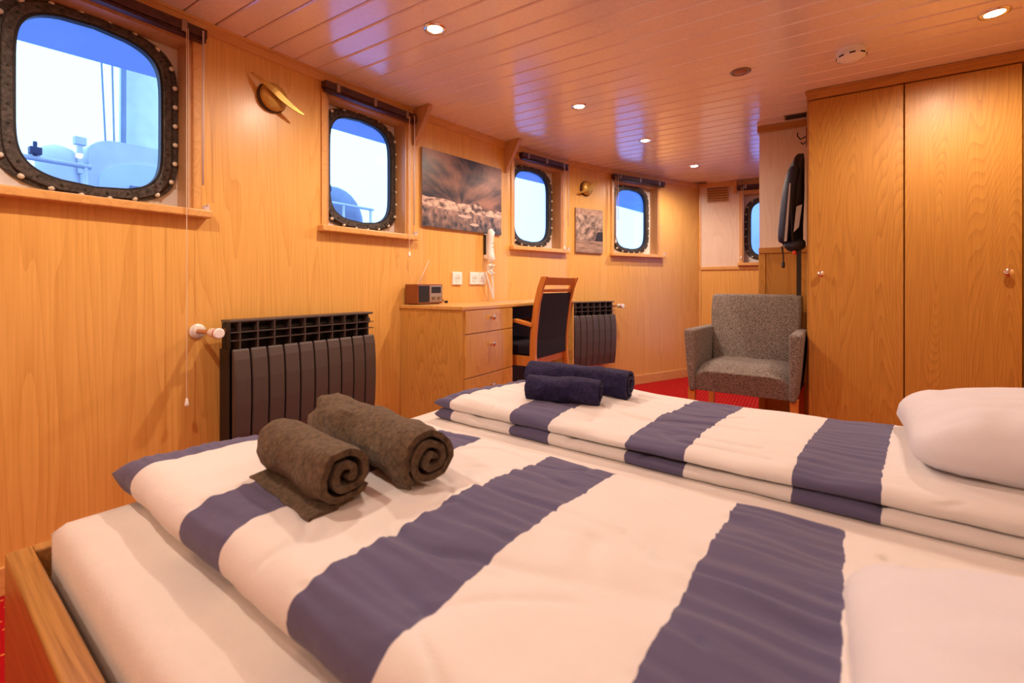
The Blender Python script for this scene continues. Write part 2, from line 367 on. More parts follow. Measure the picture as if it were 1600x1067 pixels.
def porthole(idx, i, h0, h1, z0, z1, gc=None, left=True):
    cx = (h0+h1)/2 if gc is None else gc; zc = (1.36+1.935)/2 - (0 if i < 9 else .06)
    x_, y_ = on_wall(i, 0); W = struct(empty('window_%d'%idx, (x_,y_,0), wang(i)))
    f = MB(); e_ = .014
    f.box(h0-.001,h0+e_,-.002,DEP+.02,z0,z1).box(h1-e_,h1+.001,-.002,DEP+.02,z0,z1)
    f.build('jamb', REVW, W)
    MB().box(h0,h1,-.002,DEP+.02,z1-e_,z1+.001).build('head_board', REVW, W)
    # casing
    cs = MB(); cs.box(h0-.028,h0,-.010,0,z0,z1+.03).box(h1,h1+.028,-.010,0,z0,z1+.03).box(h0,h1,-.010,0,z1,z1+.03)
    cs.build('casing', TRIMW, W, bevel=.002)
    s_ = MB().box(h0-.045,h1+.055,-.050,DEP,z0-.032,z0); s_.build('window_sill', TRIMW, W, bevel=.006, seg=3)
    ct_=MB().box(h1+.025,h1+.045,-.046,-.030,z0,z0+.018).tube([(h1+.035,-.038,z0+.016),(h1+.035,-.060,z0+.020)],.003,6); ct_.build('cord_catch', CLEAR, W)
    # plate with hole
    cnt = 72; b = MB(); vs=[]; w2=(h1-h0)/2; hh=(z1-z0)/2; zm=(z0+z1)/2
    for k in range(cnt): x,z = sup(GA+.01,GB+.01,6.0,k,cnt); vs.append((cx+x,DEP,zc+z))
    for k in range(cnt):
        x,z = sup(GA+.01,GB+.01,6.0,k,cnt); m_ = max(abs(x)/w2,abs(z)/hh); 
        X = (h0+h1)/2+x/m_; Z = zm+z/m_
        vs.append((X,DEP,Z))
    vs += [(v[0],v[1]+.012,v[2]) for v in vs[:2*cnt]]
    fs = [(k,(k+1)%cnt,cnt+(k+1)%cnt,cnt+k) for k in range(cnt)]
    fs += [(2*cnt+a,2*cnt+b_,2*cnt+c_,2*cnt+d_) for a,b_,c_,d_ in fs]
    fs += [(k,(k+1)%cnt,2*cnt+(k+1)%cnt,2*cnt+k) for k in range(cnt)]
    b.add(vs,fs).build('plate', PLATE, W)
    r = ring_mb(GA,GB,GA+.028,GB+.028,DEP-.026,DEP+.004)
    r.v = [(v[0]+cx,v[1],v[2]+zc) for v in r.v]
    rr = r.build('porthole_frame', RING, W, bevel=.003)
    r = ring_mb(GA+.026,GB+.026,GA+.054,GB+.036,DEP-.012,DEP+.004)
    r.v = [(v[0]+cx,v[1],v[2]+zc) for v in r.v]; r.build('flange', RING, W, bevel=.002)
    r = ring_mb(GA-.007,GB-.007,GA+.002,GB+.002,DEP-.020,DEP+.008)
    r.v = [(v[0]+cx,v[1],v[2]+zc) for v in r.v]; r.build('rubber_seal', RUBBER, W)
    for (px_,pz_) in even_pts(GA+.042,GB+.027,6.0,26):
        inst('bolt', BOLTME, W, (cx+px_, DEP-.018, zc+pz_))
    sm = MB()
    for (px_,pz_) in even_pts(GA+.013,GB+.013,6.0,30):
        sm.lathe([(.0035,0),(.0035,.004)],6, Matrix.Translation((cx+px_,DEP-.026,zc+pz_)) @ Matrix.Rotation(pi/2,4,'X'))
    sm.build('screws', BLACK, W)
    g = MB(); vs = [(cx+sup(GA-.002,GB-.002,6.0,k,72)[0], DEP, zc+sup(GA-.002,GB-.002,6.0,k,72)[1]) for k in range(72)]
    vs += [(v[0],v[1]+.006,v[2]) for v in vs]
    g.add(vs, [tuple(range(72)), tuple(range(72,144))[::-1]]+[(k,(k+1)%72,72+(k+1)%72,72+k) for k in range(72)]).build('glass', GLASS, W)
    return W
porthole(1,1,.11,.665,Z0,Z1,.39)
porthole(2,3,.063,.592,Z0,Z1,.335)
porthole(3,5,.06,.631,Z0,Z1,.345)
porthole(4,7,.07,.683,Z0,Z1,.385)
porthole(5,9,.415,1.0,1.235,1.95,.70)

def blind(i, s0, s1, label, long_s=None, wand_s=None, wand_z=1.45, long_z=.54, ztop=None):
    z = (ztop or CEIL)-.048; x_, y_ = on_wall(i, 0); B = empty('window_blind', (x_,y_,0), wang(i), label, 'blind', 'raised blinds above the portholes')
    MB().box(s0,s1,-.052,-.012,z-.040,z-.004).build('headrail', BLIND, B, bevel=.003)
    m = MB()
    for k in range(3): m.box(s0+.004,s1-.004,-.050,-.020,z-.047-k*.0045,z-.0445-k*.0045)
    m.build('slats', BLIND, B)
    for q in (.12,.5,.88):
        xx = s0+(s1-s0)*q; MB().box(xx-.010,xx+.010,-.056,-.010,z-.046,z+.0).build('bracket', STEEL, B, bevel=.002)
    if wand_s is not None:
        MB().tube([(wand_s,-.062,z-.02),(wand_s,-.060,wand_z)],.0035,6).tube([(wand_s,-.05,z-.015),(wand_s,-.062,z-.02)],.002,6).build('wand', CLEAR, B, smooth=True)
    if long_s is not None:
        MB().tube([(long_s,-.055,z-.03),(long_s,-.056,long_z)],.0016,5).tube([(long_s+.006,-.055,z-.03),(long_s+.006,-.056,max(long_z,1.3))],.0012,5).build('cord', CORD, B)
        MB().lathe([(.002,.03),(.004,.028),(.008,.006),(.008,0),(.003,-.002)],10,Matrix.Translation((long_s,-.056,long_z-.028))).build('tassel', WHITEP, B, smooth=True)
    return B
blind(1,.02,.70,'dark raised blind over the largest, nearest porthole', .625, .68, 1.40, .56)
blind(3,.03,.625,'dark raised blind over the porthole between wall lamp and large landscape picture', .565,.60,1.36,1.20)
blind(5,.11,.665,'dark raised blind over the porthole between the two landscape pictures', .60,.645,1.50,1.33)
blind(7,.03,.72,'dark raised blind over the porthole right of the small picture', .05,.075,1.60,1.42)
blind(9,.365,1.0,'dark raised blind over the half hidden porthole in the far bay', .40,.42,1.50,1.30)

def knee(i, s, dep, h, label, th=.03):
    x_, y_ = on_wall(i, s); K = MB(); 
    P = [(0,CEIL),(-dep,CEIL),(-dep,CEIL-.018),(-.018,CEIL-h),(0,CEIL-h)]
    K.add([(0,p[0],p[1]) for p in P]+[(th,p[0],p[1]) for p in P],[(0,1,2,3,4),(9,8,7,6,5)]+[(k,(k+1)%5,5+(k+1)%5,5+k) for k in range(5)])
    o = K.build('knee_bracket', REVW, None, bevel=.003); o.location = (x_,y_,0); o.rotation_euler = (0,0,wang(i))
    return tag(o, label, 'bracket', 'triangular wooden brackets under the ceiling')
knee(3,.632,.150,.22,'triangular wooden ceiling bracket left of the large landscape picture')
knee(4,.735,.150,.23,'triangular wooden ceiling bracket right of the large landscape picture')
knee(9,.335,.10,.13,'small triangular wooden ceiling bracket beside the far bay grille',.025)

# ---------------------------------------------------------------- ceiling fittings and their light
def downlight(x, y, label, on=True, pw=1.0):
    D = empty('downlight', (x,y,CEIL), 0, label, 'ceiling light', 'recessed ceiling spotlights' if on else None)
    M = Matrix.Rotation(pi,4,'X')
    MB().lathe([(.030,-.004),(.030,.003),(.036,.006),(.046,.004),(.048,0),(.048,-.002)],28,M).build('bezel', CHROME if on else STEEL, D, smooth=True)
    if on: MB().lathe([(.0285,0),(.0285,.0035),(.020,.0065)],20,M).build('lens', EMIT, D, smooth=True)
    else: MB().lathe([(.028,0),(.028,.003),(.012,.007)],20,M).build('lens', plain('dull_lens',(.38,.17,.10),.4), D, smooth=True)
    if on:
        l = bpy.data.lights.new('lamp','SPOT'); l.energy = LAMP_W; l.color = LAMP_COL; l.shadow_soft_size = .022; l.spot_size = radians(172); l.spot_blend = .7; l.energy *= pw
        o = bpy.data.objects.new('lamp', l); C.objects.link(o); o.parent = D; o.location = (0,0,-.02)
downlight(-1.30,1.45,'lit recessed spotlight nearest the camera, over the near radiator')
downlight(-1.127,2.54,'lit recessed spotlight in the ceiling in front of the desk')
downlight(-.976,3.40,'lit recessed spotlight third along the row by the portholes')
downlight(-.81,4.36,'lit recessed spotlight farthest off, before the far bay')
downlight(.65,2.55,'lit recessed spotlight right in front of the wardrobe doors')
downlight(-1.30,.15,'lit recessed spotlight out of view above the foot of the bed',pw=1.0)
downlight(.65,1.15,'lit recessed spotlight out of view above the pillows',pw=.22)
downlight(.65,-.3,'lit recessed spotlight out of view behind the camera',pw=.5)
downlight(-.9,-1.0,'lit recessed spotlight out of view in the rear corner')
sk = empty('ceiling_speaker', (-.256,2.566,CEIL), 0, 'small unlit round steel fitting in the ceiling, left of the smoke detector', 'ceiling fitting')
M = Matrix.Rotation(pi,4,'X')
MB().lathe([(.048,0),(.048,.003),(.040,.006),(.034,.003),(.034,0)],28,M).build('rim', STEEL, sk, smooth=True)
MB().lathe([(.033,0),(.030,.004),(.012,.007)],20,M).build('cover', plain('copper_cover',(.42,.17,.09),.4), sk, smooth=True)
sd = empty('smoke_detector', (.197,2.60,CEIL), 0, 'white round smoke detector on the ceiling before the wardrobe', 'smoke detector')
MB().lathe([(.058,0),(.058,.012),(.055,.014),(.055,.018),(.058,.020),(.055,.036),(.044,.042),(.02,.044)],32,M).build('housing', WHITEP, sd, smooth=True, autos=True)
for k in range(8):
    a = 2*pi*k/8; Mk = Matrix.Rotation(a,4,'Z'); MB().box(.0485,.0575,-.011,.011,-.036,-.030,Mk).build('slot', BLACK, sd)
cv = empty('ceiling_vent', (-.02,3.42,CEIL), 0, 'dark slotted air vent in the ceiling above the hanging coat', 'vent')
MB().box(-.07,.06,-.045,.045,-.004,.0).build('frame', STEEL, cv, bevel=.001)
for k in range(7): MB().box(-.06,.05,-.038+k*.0115,-.032+k*.0115,-.008,-.003).build('louvre', BLACK, cv)

# ---------------------------------------------------------------- far bay grille
gx, gy = on_wall(9,.075); gr = empty('wall_grille', (gx,gy,0), wang(9), 'small wooden louvred air grille high on the pale panel of the far bay', 'vent')
f = MB(); f.box(0,.215,-.012,0,1.875,1.888).box(0,.215,-.012,0,2.052,2.065).box(0,.012,-.012,0,1.888,2.052).box(.203,.215,-.012,0,1.888,2.052)
f.build('frame', REVW, gr); MB().box(.012,.203,-.002,.0,1.888,2.052).build('backing', DARKBR, gr)
for k in range(6):
    z = 1.898+k*.026; MB().box(.012,.203,-.004,.004,-.011,.011,Matrix.Translation((0,-.008,z+.006)) @ Matrix.Rotation(-.6,4,'X')).build('louvre', REVW if k < 5 else SILV, gr)

# ---------------------------------------------------------------- wardrobe
wd = empty('wardrobe', (.034,3.03,0), 0, 'tall oak veneer wardrobe with chrome knobs on the right', 'wardrobe')
MB().box(0,1.32,.022,.51,FLOOR,CEIL-.004).build('body', OAK, wd)
MB().box(-.006,1.32,-.012,.03,CEIL-.05,CEIL-.001).box(-.012,1.32,-.018,.03,CEIL-.012,CEIL-.001).build('crown', OAKX, wd, bevel=.002)
MB().box(0.01,1.32,.010,.02,FLOOR,FLOOR+.06).build('plinth', OAK, wd)
KN = MB()
def knob(parent, loc, axis='-Y', r=.016, rot=(0,0,0)):
    M = Matrix.Rotation(pi/2,4,'X') if axis == '-Y' else Matrix.Rotation(pi/2,4,'Y')
    MBk = MB().lathe([(.009,0),(.009,.002),(.005,.004),(.005,.012),(r*.75,.014),(r,.018),(r,.024),(r*.7,.028),(r*.3,.0295)],10,M)
    o = MBk.build('knob', CHROME, parent, smooth=True, autos=True); o.location = loc; return o
xs = [.003,.413,.833,1.253]
for k in range(3):
    dd = MB().box(xs[k]+.002,xs[k+1]-.004,0,.02,FLOOR+.065,CEIL-.055).build('door', OAK, wd, bevel=.0015)
    if k == 0: knob(dd,(.060,0,1.063))
    if k == 1: knob(dd,(.780,0,1.060),r=.018)
    if k == 2: knob(dd,(1.22,0,1.060),r=.016)

# ---------------------------------------------------------------- desk
dk = empty('desk', (-1.545,1.94,0), 0, 'oak writing desk with drawers along the hull wall', 'desk')
TZ = .886
def wx(y_): return wall_x(y_+1.94)+1.545+.004
L_ = 1.44; ys_ = [0,.2,.45,.7,.97,1.2,L_]
top = [(.010,-.008),(.010,L_)]+[(wx(q),q) for q in ys_[::-1][:-1]]+[(wx(0),-.008)]
MB().prism(top, TZ-.022, TZ).build('worktop', DESKT, dk, bevel=.004)
MB().prism([(0,0),(0,.50),(wx(.50)+.0,.50),(wx(0),0)], FLOOR, TZ-.022).build('carcass', DESKW, dk)
MB().prism([(0,L_-.025),(0,L_-.003),(wx(L_)+.0,L_-.003),(wx(L_-.025),L_-.025)], FLOOR, TZ-.022).build('end_panel', DESKW, dk)
MB().prism([(wx(.5)+.02,.502),(wx(.5)+.03,.502),(wx(L_)+.03,L_-.027),(wx(L_)+.02,L_-.027)], FLOOR+.02, TZ-.022).build('kneehole_back', plain('kneehole_dark',(.02,.012,.01),.7), dk)  # near-black sheet across the back of the kneehole
for z0,z1 in ((.735,.858),(.493,.729),(.252,.487),(.06,.246)):
    dr = MB().box(-.0,.012,.018,.492,z0,z1).build('drawer', DESKW, dk, bevel=.0015)
    kb = knob(dr,(.012,.255,(z0+z1)/2+.02 if z1 > .8 else z1-.068),axis='X',r=.016)
# leaflet on the desk
lf = MB().box(-.11,.11,-.05,.05,0,.002); lo = lf.build('leaflet', PAPER); lo.location = (-1.72,2.66,TZ+.0003); lo.rotation_euler = (0,0,1.2)
tag(lo,'printed leaflet lying flat on the desk under the phone cord','paper')
lf = MB().box(-.10,.10,-.045,.045,0,.0015); lo = lf.build('leaflet', plain('card',(.7,.55,.45),.5)); lo.location = (-1.68,2.95,TZ+.0003); lo.rotation_euler = (0,0,1.5)
tag(lo,'pale card lying flat on the desk behind the chair back','paper')
# radio
ra = empty('radio', (-1.945,2.072,TZ), 0, 'small wooden table radio with aerial on the desk corner', 'radio')
MB().box(-.052,.052,-.112,.112,.004,.122).build('case', RADIOW, ra, bevel=.006, seg=3)
MB().box(.050,.0535,-.102,-.012,.014,.112).build('speaker_grille', BLACK, ra, bevel=.001)
MB().box(.050,.0540,-.008,.102,.014,.112).build('control_panel', SILV, ra, bevel=.001)
MB().box(.053,.0555,.006,.090,.068,.106).build('display', BLACK, ra)
for yy in (.022,.072): MB().lathe([(.013,0),(.012,.012),(.009,.013)],16,Matrix.Translation((.054,yy,.040)) @ Matrix.Rotation(pi/2,4,'Y')).build('dial', STEEL, ra, smooth=True, autos=True)
MB().tube([(-.03,-.02,.120),(-.03,.075,.270)],.0022,6).tube([(-.03,-.02,.118),(-.03,-.02,.124)],.005,8).build('aerial', CLEAR, ra, smooth=True)
for yy in (-.09,.09): MB().box(-.04,.04,yy-.008,yy+.008,0,.005).build('foot', BLACK, ra)
MB().tube([(.0,.112,.05),(.02,.135,.035),(.035,.15,.006),(.03,.17,.004)],.003,6).ball((.03,.172,.010),.011,.011,.009).build('earpiece_cord', BLACK, ra, smooth=True)

# ---------------------------------------------------------------- phone and sockets
def socket(i, s, z, w_, label, two=False):
    x_, y_ = on_wall(i, s); o = empty('wall_socket', (x_,y_,z), wang(i), label, 'socket')
    MB().box(-w_/2,w_/2,-.012,0,-.043,.043).build('plate', WHITEP, o, bevel=.003)
    for c in ((-.035,.04) if two else (0,)):
        MB().lathe([(.024,0),(.024,.003),(.019,.0035),(.018,.001)],20,Matrix.Translation((c,-.0118,0)) @ Matrix.Rotation(pi/2,4,'X')).build('insert', WHITE, o, smooth=True, autos=True)
        MB().ball((c-.008,-.0135,0),.003).ball((c+.008,-.0135,0),.003).build('contacts', BLACK, o)
socket(4,.262,1.048,.085,'single white wall socket right of the radio')
socket(4,.455,1.050,.150,'double white wall socket behind the phone cord',True)
x_, y_ = on_wall(4,.54); ph = empty('wall_phone', (x_,y_,0), wang(4), 'white corded telephone handset hung on the wall above the desk', 'telephone')
hs = MB()
pts = [(0,-.045,1.395),(0,-.058,1.375),(0,-.052,1.34),(0,-.050,1.28),(0,-.052,1.22),(0,-.058,1.190),(0,-.048,1.168)]
hs.tube(pts,[.018,.027,.022,.021,.026,.030,.016],14); hs.build('handset', WHITEP, ph, smooth=True)
MB().box(-.022,.022,-.034,0,1.19,1.37).build('cradle', WHITEP, ph, bevel=.008, seg=3)
MB().box(-.0245,-.0225,-.03,-.005,1.22,1.36).build('side_strip', BLACK, ph)
for k in range(3): MB().ball((.0,-.074,1.24+k*.03),.005,.003,.004,8,6).build('button', STEEL, ph)
cd = []; 
for k in range(420):
    t = k/419; 
    cx_ = .012*sin(t*9)+.03*t*(1-t)*4*(1 if t<.55 else .4); zz = 1.165-(1.165-.905)*min(1,t/.6) if t < .6 else .905+(t-.6)/.4*.19
    cx_ = .005+.028*sin(pi*t*1.0)+(.0 if t<.6 else -.05*(t-.6)/.4); a = t*2*pi*52
    cd.append((cx_+.007*cos(a), -.045+.007*sin(a), zz))
MB().tube(cd,.0026,5).build('curly_cord', WHITEP, ph, smooth=True)
kn = []
for k in range(160):
    t = k/159*2*pi*3; kn.append((.004+.026*cos(t*1.33), -.050+.014*sin(t*2.1), 1.115+.032*sin(t)))
MB().tube(kn,.0042,5).build('cord_knot', WHITEP, ph, smooth=True)

# ---------------------------------------------------------------- pictures (flat prints, coloured per vertex)
def fbm(x,y,s=0,o=5):
    v=0;a=.5
    for k in range(o): v+=a*noise.noise((x*2**k+s,y*2**k-s,s*.37)); a*=.5
    return v
def lerp(a,b,t): t=max(0,min(1,t)); return tuple(a[i]+(b[i]-a[i])*t for i in range(3))
def big_pic(u,v):
    sky1=(.022,.020,.040); sky2=(.40,.20,.15)
    mh = .34+.05*(1-u)+.05*fbm(u*6,1.3,3)+.02*max(0,1-abs(u-.66)/.07)*3
    shore = .265-.02*u
    if v > mh:
        dx=u-.45; dy=v-.30; ang=atan2(dy,dx); r=hypot(dx,dy)
        ang+=.35*fbm(u*2.2,v*2.2,11); t=.36+1.7*fbm(ang*2.6,r*1.6,5)+.7*fbm(u*4,v*6,9)+.30*math.exp(-((ang-1.95)/.35)**2)+.22*math.exp(-((ang-.75)/.25)**2)
        return lerp(sky1,sky2,t*1.0-.08+.25*(1-v)*.6)
    if v > shore:
        t=.72+2.4*fbm(u*16,v*22,2)
        if u>.55 and abs(u-.68)<.10 and v>shore+.05: t-=.6
        return lerp((.10,.06,.06),(.82,.58,.47),t+.15*(1-u))
    t=.6+1.6*fbm(u*26,v*14,4); t*= .35+.65*max(0,min(1,(v-.02)/.22))
    c=lerp((.022,.034,.055),(.50,.32,.27),t*1.0)
    if hypot((u-.62)/.06,(v-.10)/.018)<1 or hypot((u-.5)/.09,(v-.20)/.02)<1: c=(.7,.52,.45)
    return c
def small_pic(u,v):
    h = .30+.05*fbm(u*5,2,8)
    if v<.27: return lerp((.20,.12,.09),(.50,.33,.25),.5+1.2*fbm(u*3,v*25,3))
    if v<.5+.06*fbm(u*6,v,1) and u>.80-(.5-v)*.5: return (.03,.025,.03)
    t=.45+2.8*fbm(u*6+v*3,v*7-u*5,6)
    if v>.86: return lerp((.55,.36,.27),(.36,.22,.17),t)
    ridge = abs(math.sin((v*9+u*7)*1.3+fbm(u*8,v*8,2)*6))
    return lerp((.09,.06,.055),(.66,.47,.38),.1+.5*t+.5*ridge*(v-.25)*1.2)
def picture(i0,s0,i1,s1,z0,z1,fn,nu,nv,label):
    a=Vector(on_wall(i0,s0,.004)); b=Vector(on_wall(i1,s1,.004)); L=(b-a).length; an=atan2(b.y-a.y,b.x-a.x)
    P=empty('picture',(a.x,a.y,z0),an,label,'picture','landscape photographs on the wall'); H=z1-z0
    MB().box(0,L,-.014,0,0,H).build('board', plain('board_edge',(.35,.2,.12),.6), P)
    m=MB(); m.v=[(L*iu/nu,-.0146,H*iv/nv) for iv in range(nv+1) for iu in range(nu+1)]
    m.f=[(iv*(nu+1)+iu,iv*(nu+1)+iu+1,(iv+1)*(nu+1)+iu+1,(iv+1)*(nu+1)+iu) for iv in range(nv) for iu in range(nu)]
    me=bpy.data.meshes.new('print'); me.from_pydata(m.v,[],m.f)
    ca=me.color_attributes.new('Col','FLOAT_COLOR','POINT'); buf=[]
    for iv in range(nv+1):
        for iu in range(nu+1): buf += [*fn(iu/nu,iv/nv),1]
    ca.data.foreach_set('color',buf); me.materials.append(attr_mat('print',.35))
    o=bpy.data.objects.new('print',me); C.objects.link(o); o.parent=P
picture(3,.700,4,.690,1.372,1.862,big_pic,200,130,'large landscape print of glacier, fjord and streaked sky above the desk')
picture(6,.085,6,.410,1.290,1.680,small_pic,70,90,'small brown print of snowy mountainside under the far wall lamp')

# ---------------------------------------------------------------- wall lamps
def wall_lamp(i,s,z,tilt,label,flip=1):
    x_,y_=on_wall(i,s); L=empty('wall_lamp',(x_,y_,z),wang(i),label,'wall lamp','brass wall lamps')
    R=Matrix.Rotation(pi/2,4,'X')
    MB().lathe([(.066,0),(.068,.010),(.060,.020),(.05,.022)],28,R).build('back_plate', DARKBR, L, smooth=True, autos=True)
    b=MB(); pr=[]  # half bowl shade
    for k in range(9):
        a=pi/2*k/8; pr.append((.062*cos(a)+.001,.022+.030*sin(a)))
    b.lathe(pr,28,R); b.build('bowl', BRASS, L, smooth=True)
    # curved leaf across the bowl
    vs=[];n_=17;T_=Matrix.Rotation(tilt,4,'Y')
    for k in range(n_):
        t=-1+2*k/(n_-1); wv=.016*(1-.72*abs(t)**1.5); xx=.125*t; yy=-.070+(.050 if t<0 else -.012)*t*t; zz=.012*t*t*flip
        for (dz,dy) in ((wv,0),(-wv,0),(-wv,.005),(wv,.005)): vs.append(T_ @ Vector((xx,yy+dy-.0,zz+dz)))
    fs=[(4*k+j,4*k+(j+1)%4,4*k+4+(j+1)%4,4*k+4+j) for k in range(n_-1) for j in range(4)]+[(0,1,2,3),(4*n_-1,4*n_-2,4*n_-3,4*n_-4)]
    MB().add(vs,fs).build('curved_leaf', BRASS, L, bevel=.001)
    MB().tube([(0,-.045,0),(0,-.066,0)],.006,10).build('stem', BRASS, L, smooth=True)
wall_lamp(2,.235,1.862,.58,'brass wall lamp with curved leaf between the two nearest portholes')
wall_lamp(6,.215,1.860,-.58,'brass wall lamp with curved leaf above the small picture')

# ---------------------------------------------------------------- radiators
def radiator(loc, rz, nsec, label, valve):
    R=empty('radiator',loc,rz,label,'radiator','dark column radiators under the portholes'); w_=.0715; H0=.285; H1=.858
    sec=MB()   # local x along wall, -y to the room
    prof=[(-.100,H0+.02),(-.114,.40),(-.120,.52),(-.119,.62),(-.112,.70),(-.104,.735),(-.100,.742),(-.092,.742)]
    prof+=[(-.092,H0+.02)]
    n_=len(prof); g=.0035
    sec.add([(g,p[0],p[1]) for p in prof]+[(w_-g,p[0],p[1]) for p in prof],[tuple(range(n_))[::-1],tuple(range(n_,2*n_))]+[(k,(k+1)%n_,n_+(k+1)%n_,n_+k) for k in range(n_)])
    me=sec.mesh('section'); me.materials.append(RAD)
    fin=MB(); fin.box(w_/2-.0022,w_/2+.0022,-.096,-.010,H0+.03,.850); 
    fm_=fin.mesh('fin'); fm_.materials.append(RAD)
    for k in range(nsec):
        o=inst('section',me,R,(k*w_,0,0)); bv=o.modifiers.new('b','BEVEL'); bv.width=.004; bv.segments=2; bv.limit_method='ANGLE'; bv.angle_limit=radians(50)
        inst('fin',fm_,R,(k*w_,0,0))
    W_=nsec*w_
    for zz in (.775,.808): MB().box(0,W_,-.096,-.062,zz,zz+.0035).build('grille_bar', RAD, R)
    MB().prism([(0,-.010),(W_,-.010),(W_,-.092),(0,-.092)][::-1], .849,.860).build('top_plate', RAD, R, bevel=.004, seg=3)
    c=MB().box(.004,W_-.004,-.040,-.012,H0+.01,.848); c.tube([(0.0,-.05,.815),(W_,-.05,.815)],.018,12); c.tube([(0.0,-.05,.335),(W_,-.05,.335)],.018,12); c.build('core', RADD, R)
    e_=MB()
    for xx in (-.004,): e_.box(xx,xx+.004,-.088,-.010,H0+.01,.742); e_.box(xx,xx+.004,-.094,-.062,.745,.850)
    e_.build('end_plate', RADD, R, bevel=.002)
    s=-1 if valve<0 else 1; x0=0 if valve<0 else W_
    v=MB(); v.tube([(x0,-.05,.815),(x0+s*.062,-.05,.815),(x0+s*.066,-.05,.815)],.011,12); v.tube([(x0+s*.062,0.04,.815),(x0+s*.062,-.075,.815)],.0095,12)
    v.build('valve_pipe', plain('brass_pipe',(.55,.28,.12),.35,metal=.6), R, smooth=True, autos=True)
    r=MB().lathe([(.030,0),(.030,.004),(.022,.010),(.012,.012)],24,Matrix.Translation((x0+s*.062,.046,.815)) @ Matrix.Rotation(pi/2,4,'X')); r.build('rosette', WHITE, R, smooth=True, autos=True)
    h=MB().lathe([(.013,0),(.018,.008),(.019,.045),(.021,.050),(.021,.064),(.016,.068)],18,Matrix.Translation((x0+s*.062,-.070,.815)) @ Matrix.Rotation(pi/2,4,'X')); h.build('thermostat_head', WHITEP, R, smooth=True, autos=True)
    MB().lathe([(.0215,0),(.0215,.007)],18,Matrix.Translation((x0+s*.062,-.124,.815)) @ Matrix.Rotation(pi/2,4,'X')).build('dial_ring', plain('red_ring',(.45,.08,.05),.4), R, smooth=True, autos=True)
    for xx in (.05,W_-.05): MB().box(xx-.012,xx+.012,-.012,.012 if nsec>8 else 0,.60,.63).build('wall_hook', RADD, R)
radiator((-2.022,.944,0), pi/2-.012, 10, 'wide dark brown radiator beside the bed, under the second porthole', -1)
x_,y_=on_wall(6,-.10,.012); radiator((x_,y_,0), wang(6), 8, 'narrower dark radiator beyond the desk chair, under the small picture', 1)

# ---------------------------------------------------------------- desk chair
dc=empty('desk_chair',(-1.39,2.735,FLOOR),0,'wooden armchair with dark upholstered back pushed in at the desk','chair')
def upright(yy):
    X=[(.02,.0),(.0,.15),(-.028,.40),(-.037,.52),(-.034,.62),(-.026,.70),(-.008,.84),(.018,.94),(.046,1.012)]
    b=MB(); vs=[]
    for x,z in X:
        for dx,dy in ((-.021,-.0125),(.021,-.0125),(.021,.0125),(-.021,.0125)): vs.append((x+dx,yy+dy,z))
    n_=len(X); fs=[(4*k+j,4*k+(j+1)%4,4*k+4+(j+1)%4,4*k+4+j) for k in range(n_-1) for j in range(4)]+[(0,3,2,1),(4*n_-4,4*n_-3,4*n_-2,4*n_-1)]
    return b.add(vs,fs)
for yy in (-.228,.228): upright(yy).build('upright', CHAIRW, dc, bevel=.004)
def slab(z0,z1,th,x0,x1,w_=.216): return MB().add([(x0-th,-w_,z0),(x0+th,-w_,z0),(x0+th,w_,z0),(x0-th,w_,z0),(x1-th,-w_,z1),(x1+th,-w_,z1),(x1+th,w_,z1),(x1-th,w_,z1)],[(0,3,2,1),(4,5,6,7),(0,1,5,4),(1,2,6,5),(2,3,7,6),(3,0,4,7)])
slab(.957,1.008,.011,.024,.043).build('top_rail', CHAIRW, dc, bevel=.004)
slab(.912,.932,.010,.009,.015).build('mid_rail', CHAIRW, dc, bevel=.003)
b=MB(); X=[(-.034,.49),(-.034,.60),(-.022,.72),(-.006,.84),(.006,.905)]; vs=[]
for x,z in X:
    for dx,dy in ((-.018,-.212),(.014,-.212),(.014,.212),(-.018,.212)): vs.append((x+dx,dy,z))
n_=len(X); b.add(vs,[(4*k+j,4*k+(j+1)%4,4*k+4+(j+1)%4,4*k+4+j) for k in range(n_-1) for j in range(4)]+[(0,3,2,1),(4*n_-4,4*n_-3,4*n_-2,4*n_-1)])
b.build('backrest', DARKF, dc, bevel=.006, seg=3)
MB().box(-.50,-.03,-.205,.205,.50,.575).build('seat', DARKF, dc, bevel=.02, seg=3)
for yy in (-1,1):
    MB().box(-.50,-.03,yy*.222-.011,yy*.222+.011,.44,.505).build('seat_rail', CHAIRW, dc, bevel=.003)
    MB().tube([(-.485,yy*.225,.0),(-.490,yy*.228,.44),(-.485,yy*.232,.66)],[.015,.020,.015],4).build('leg', CHAIRW, dc, bevel=.002)
    b=MB(); vs=[]; P=[(-.035,.705),(-.16,.730),(-.32,.705),(-.50,.672)]
    for x,z in P:
        for dz,dy in ((-.012,-.022),(.012,-.022),(.012,.022),(-.012,.022)): vs.append((x,yy*.236+dy,z+dz))
    b.add(vs,[(4*k+j,4*k+(j+1)%4,4*k+4+(j+1)%4,4*k+4+j) for k in range(3) for j in range(4)]+[(0,3,2,1),(12,13,14,15)]); b.build('armrest', CHAIRW, dc, bevel=.005, seg=3)
for q in (-.49,-.05): MB().box(q-.011,q+.011,-.213,.213,.44,.505).build('cross_rail', CHAIRW, dc, bevel=.003)

# ---------------------------------------------------------------- tweed armchair
ac=empty('armchair',(-.290,2.86,FLOOR),-.06,'grey brown tweed armchair standing beside the wardrobe','armchair')
def soft(name, pts_box, mat, bev, parent, M=None, puff=0):
    b=MB().box(*pts_box); o=b.build(name, mat, parent, smooth=True, bevel=bev, seg=5)
    if M: o.matrix_local=M
    return o
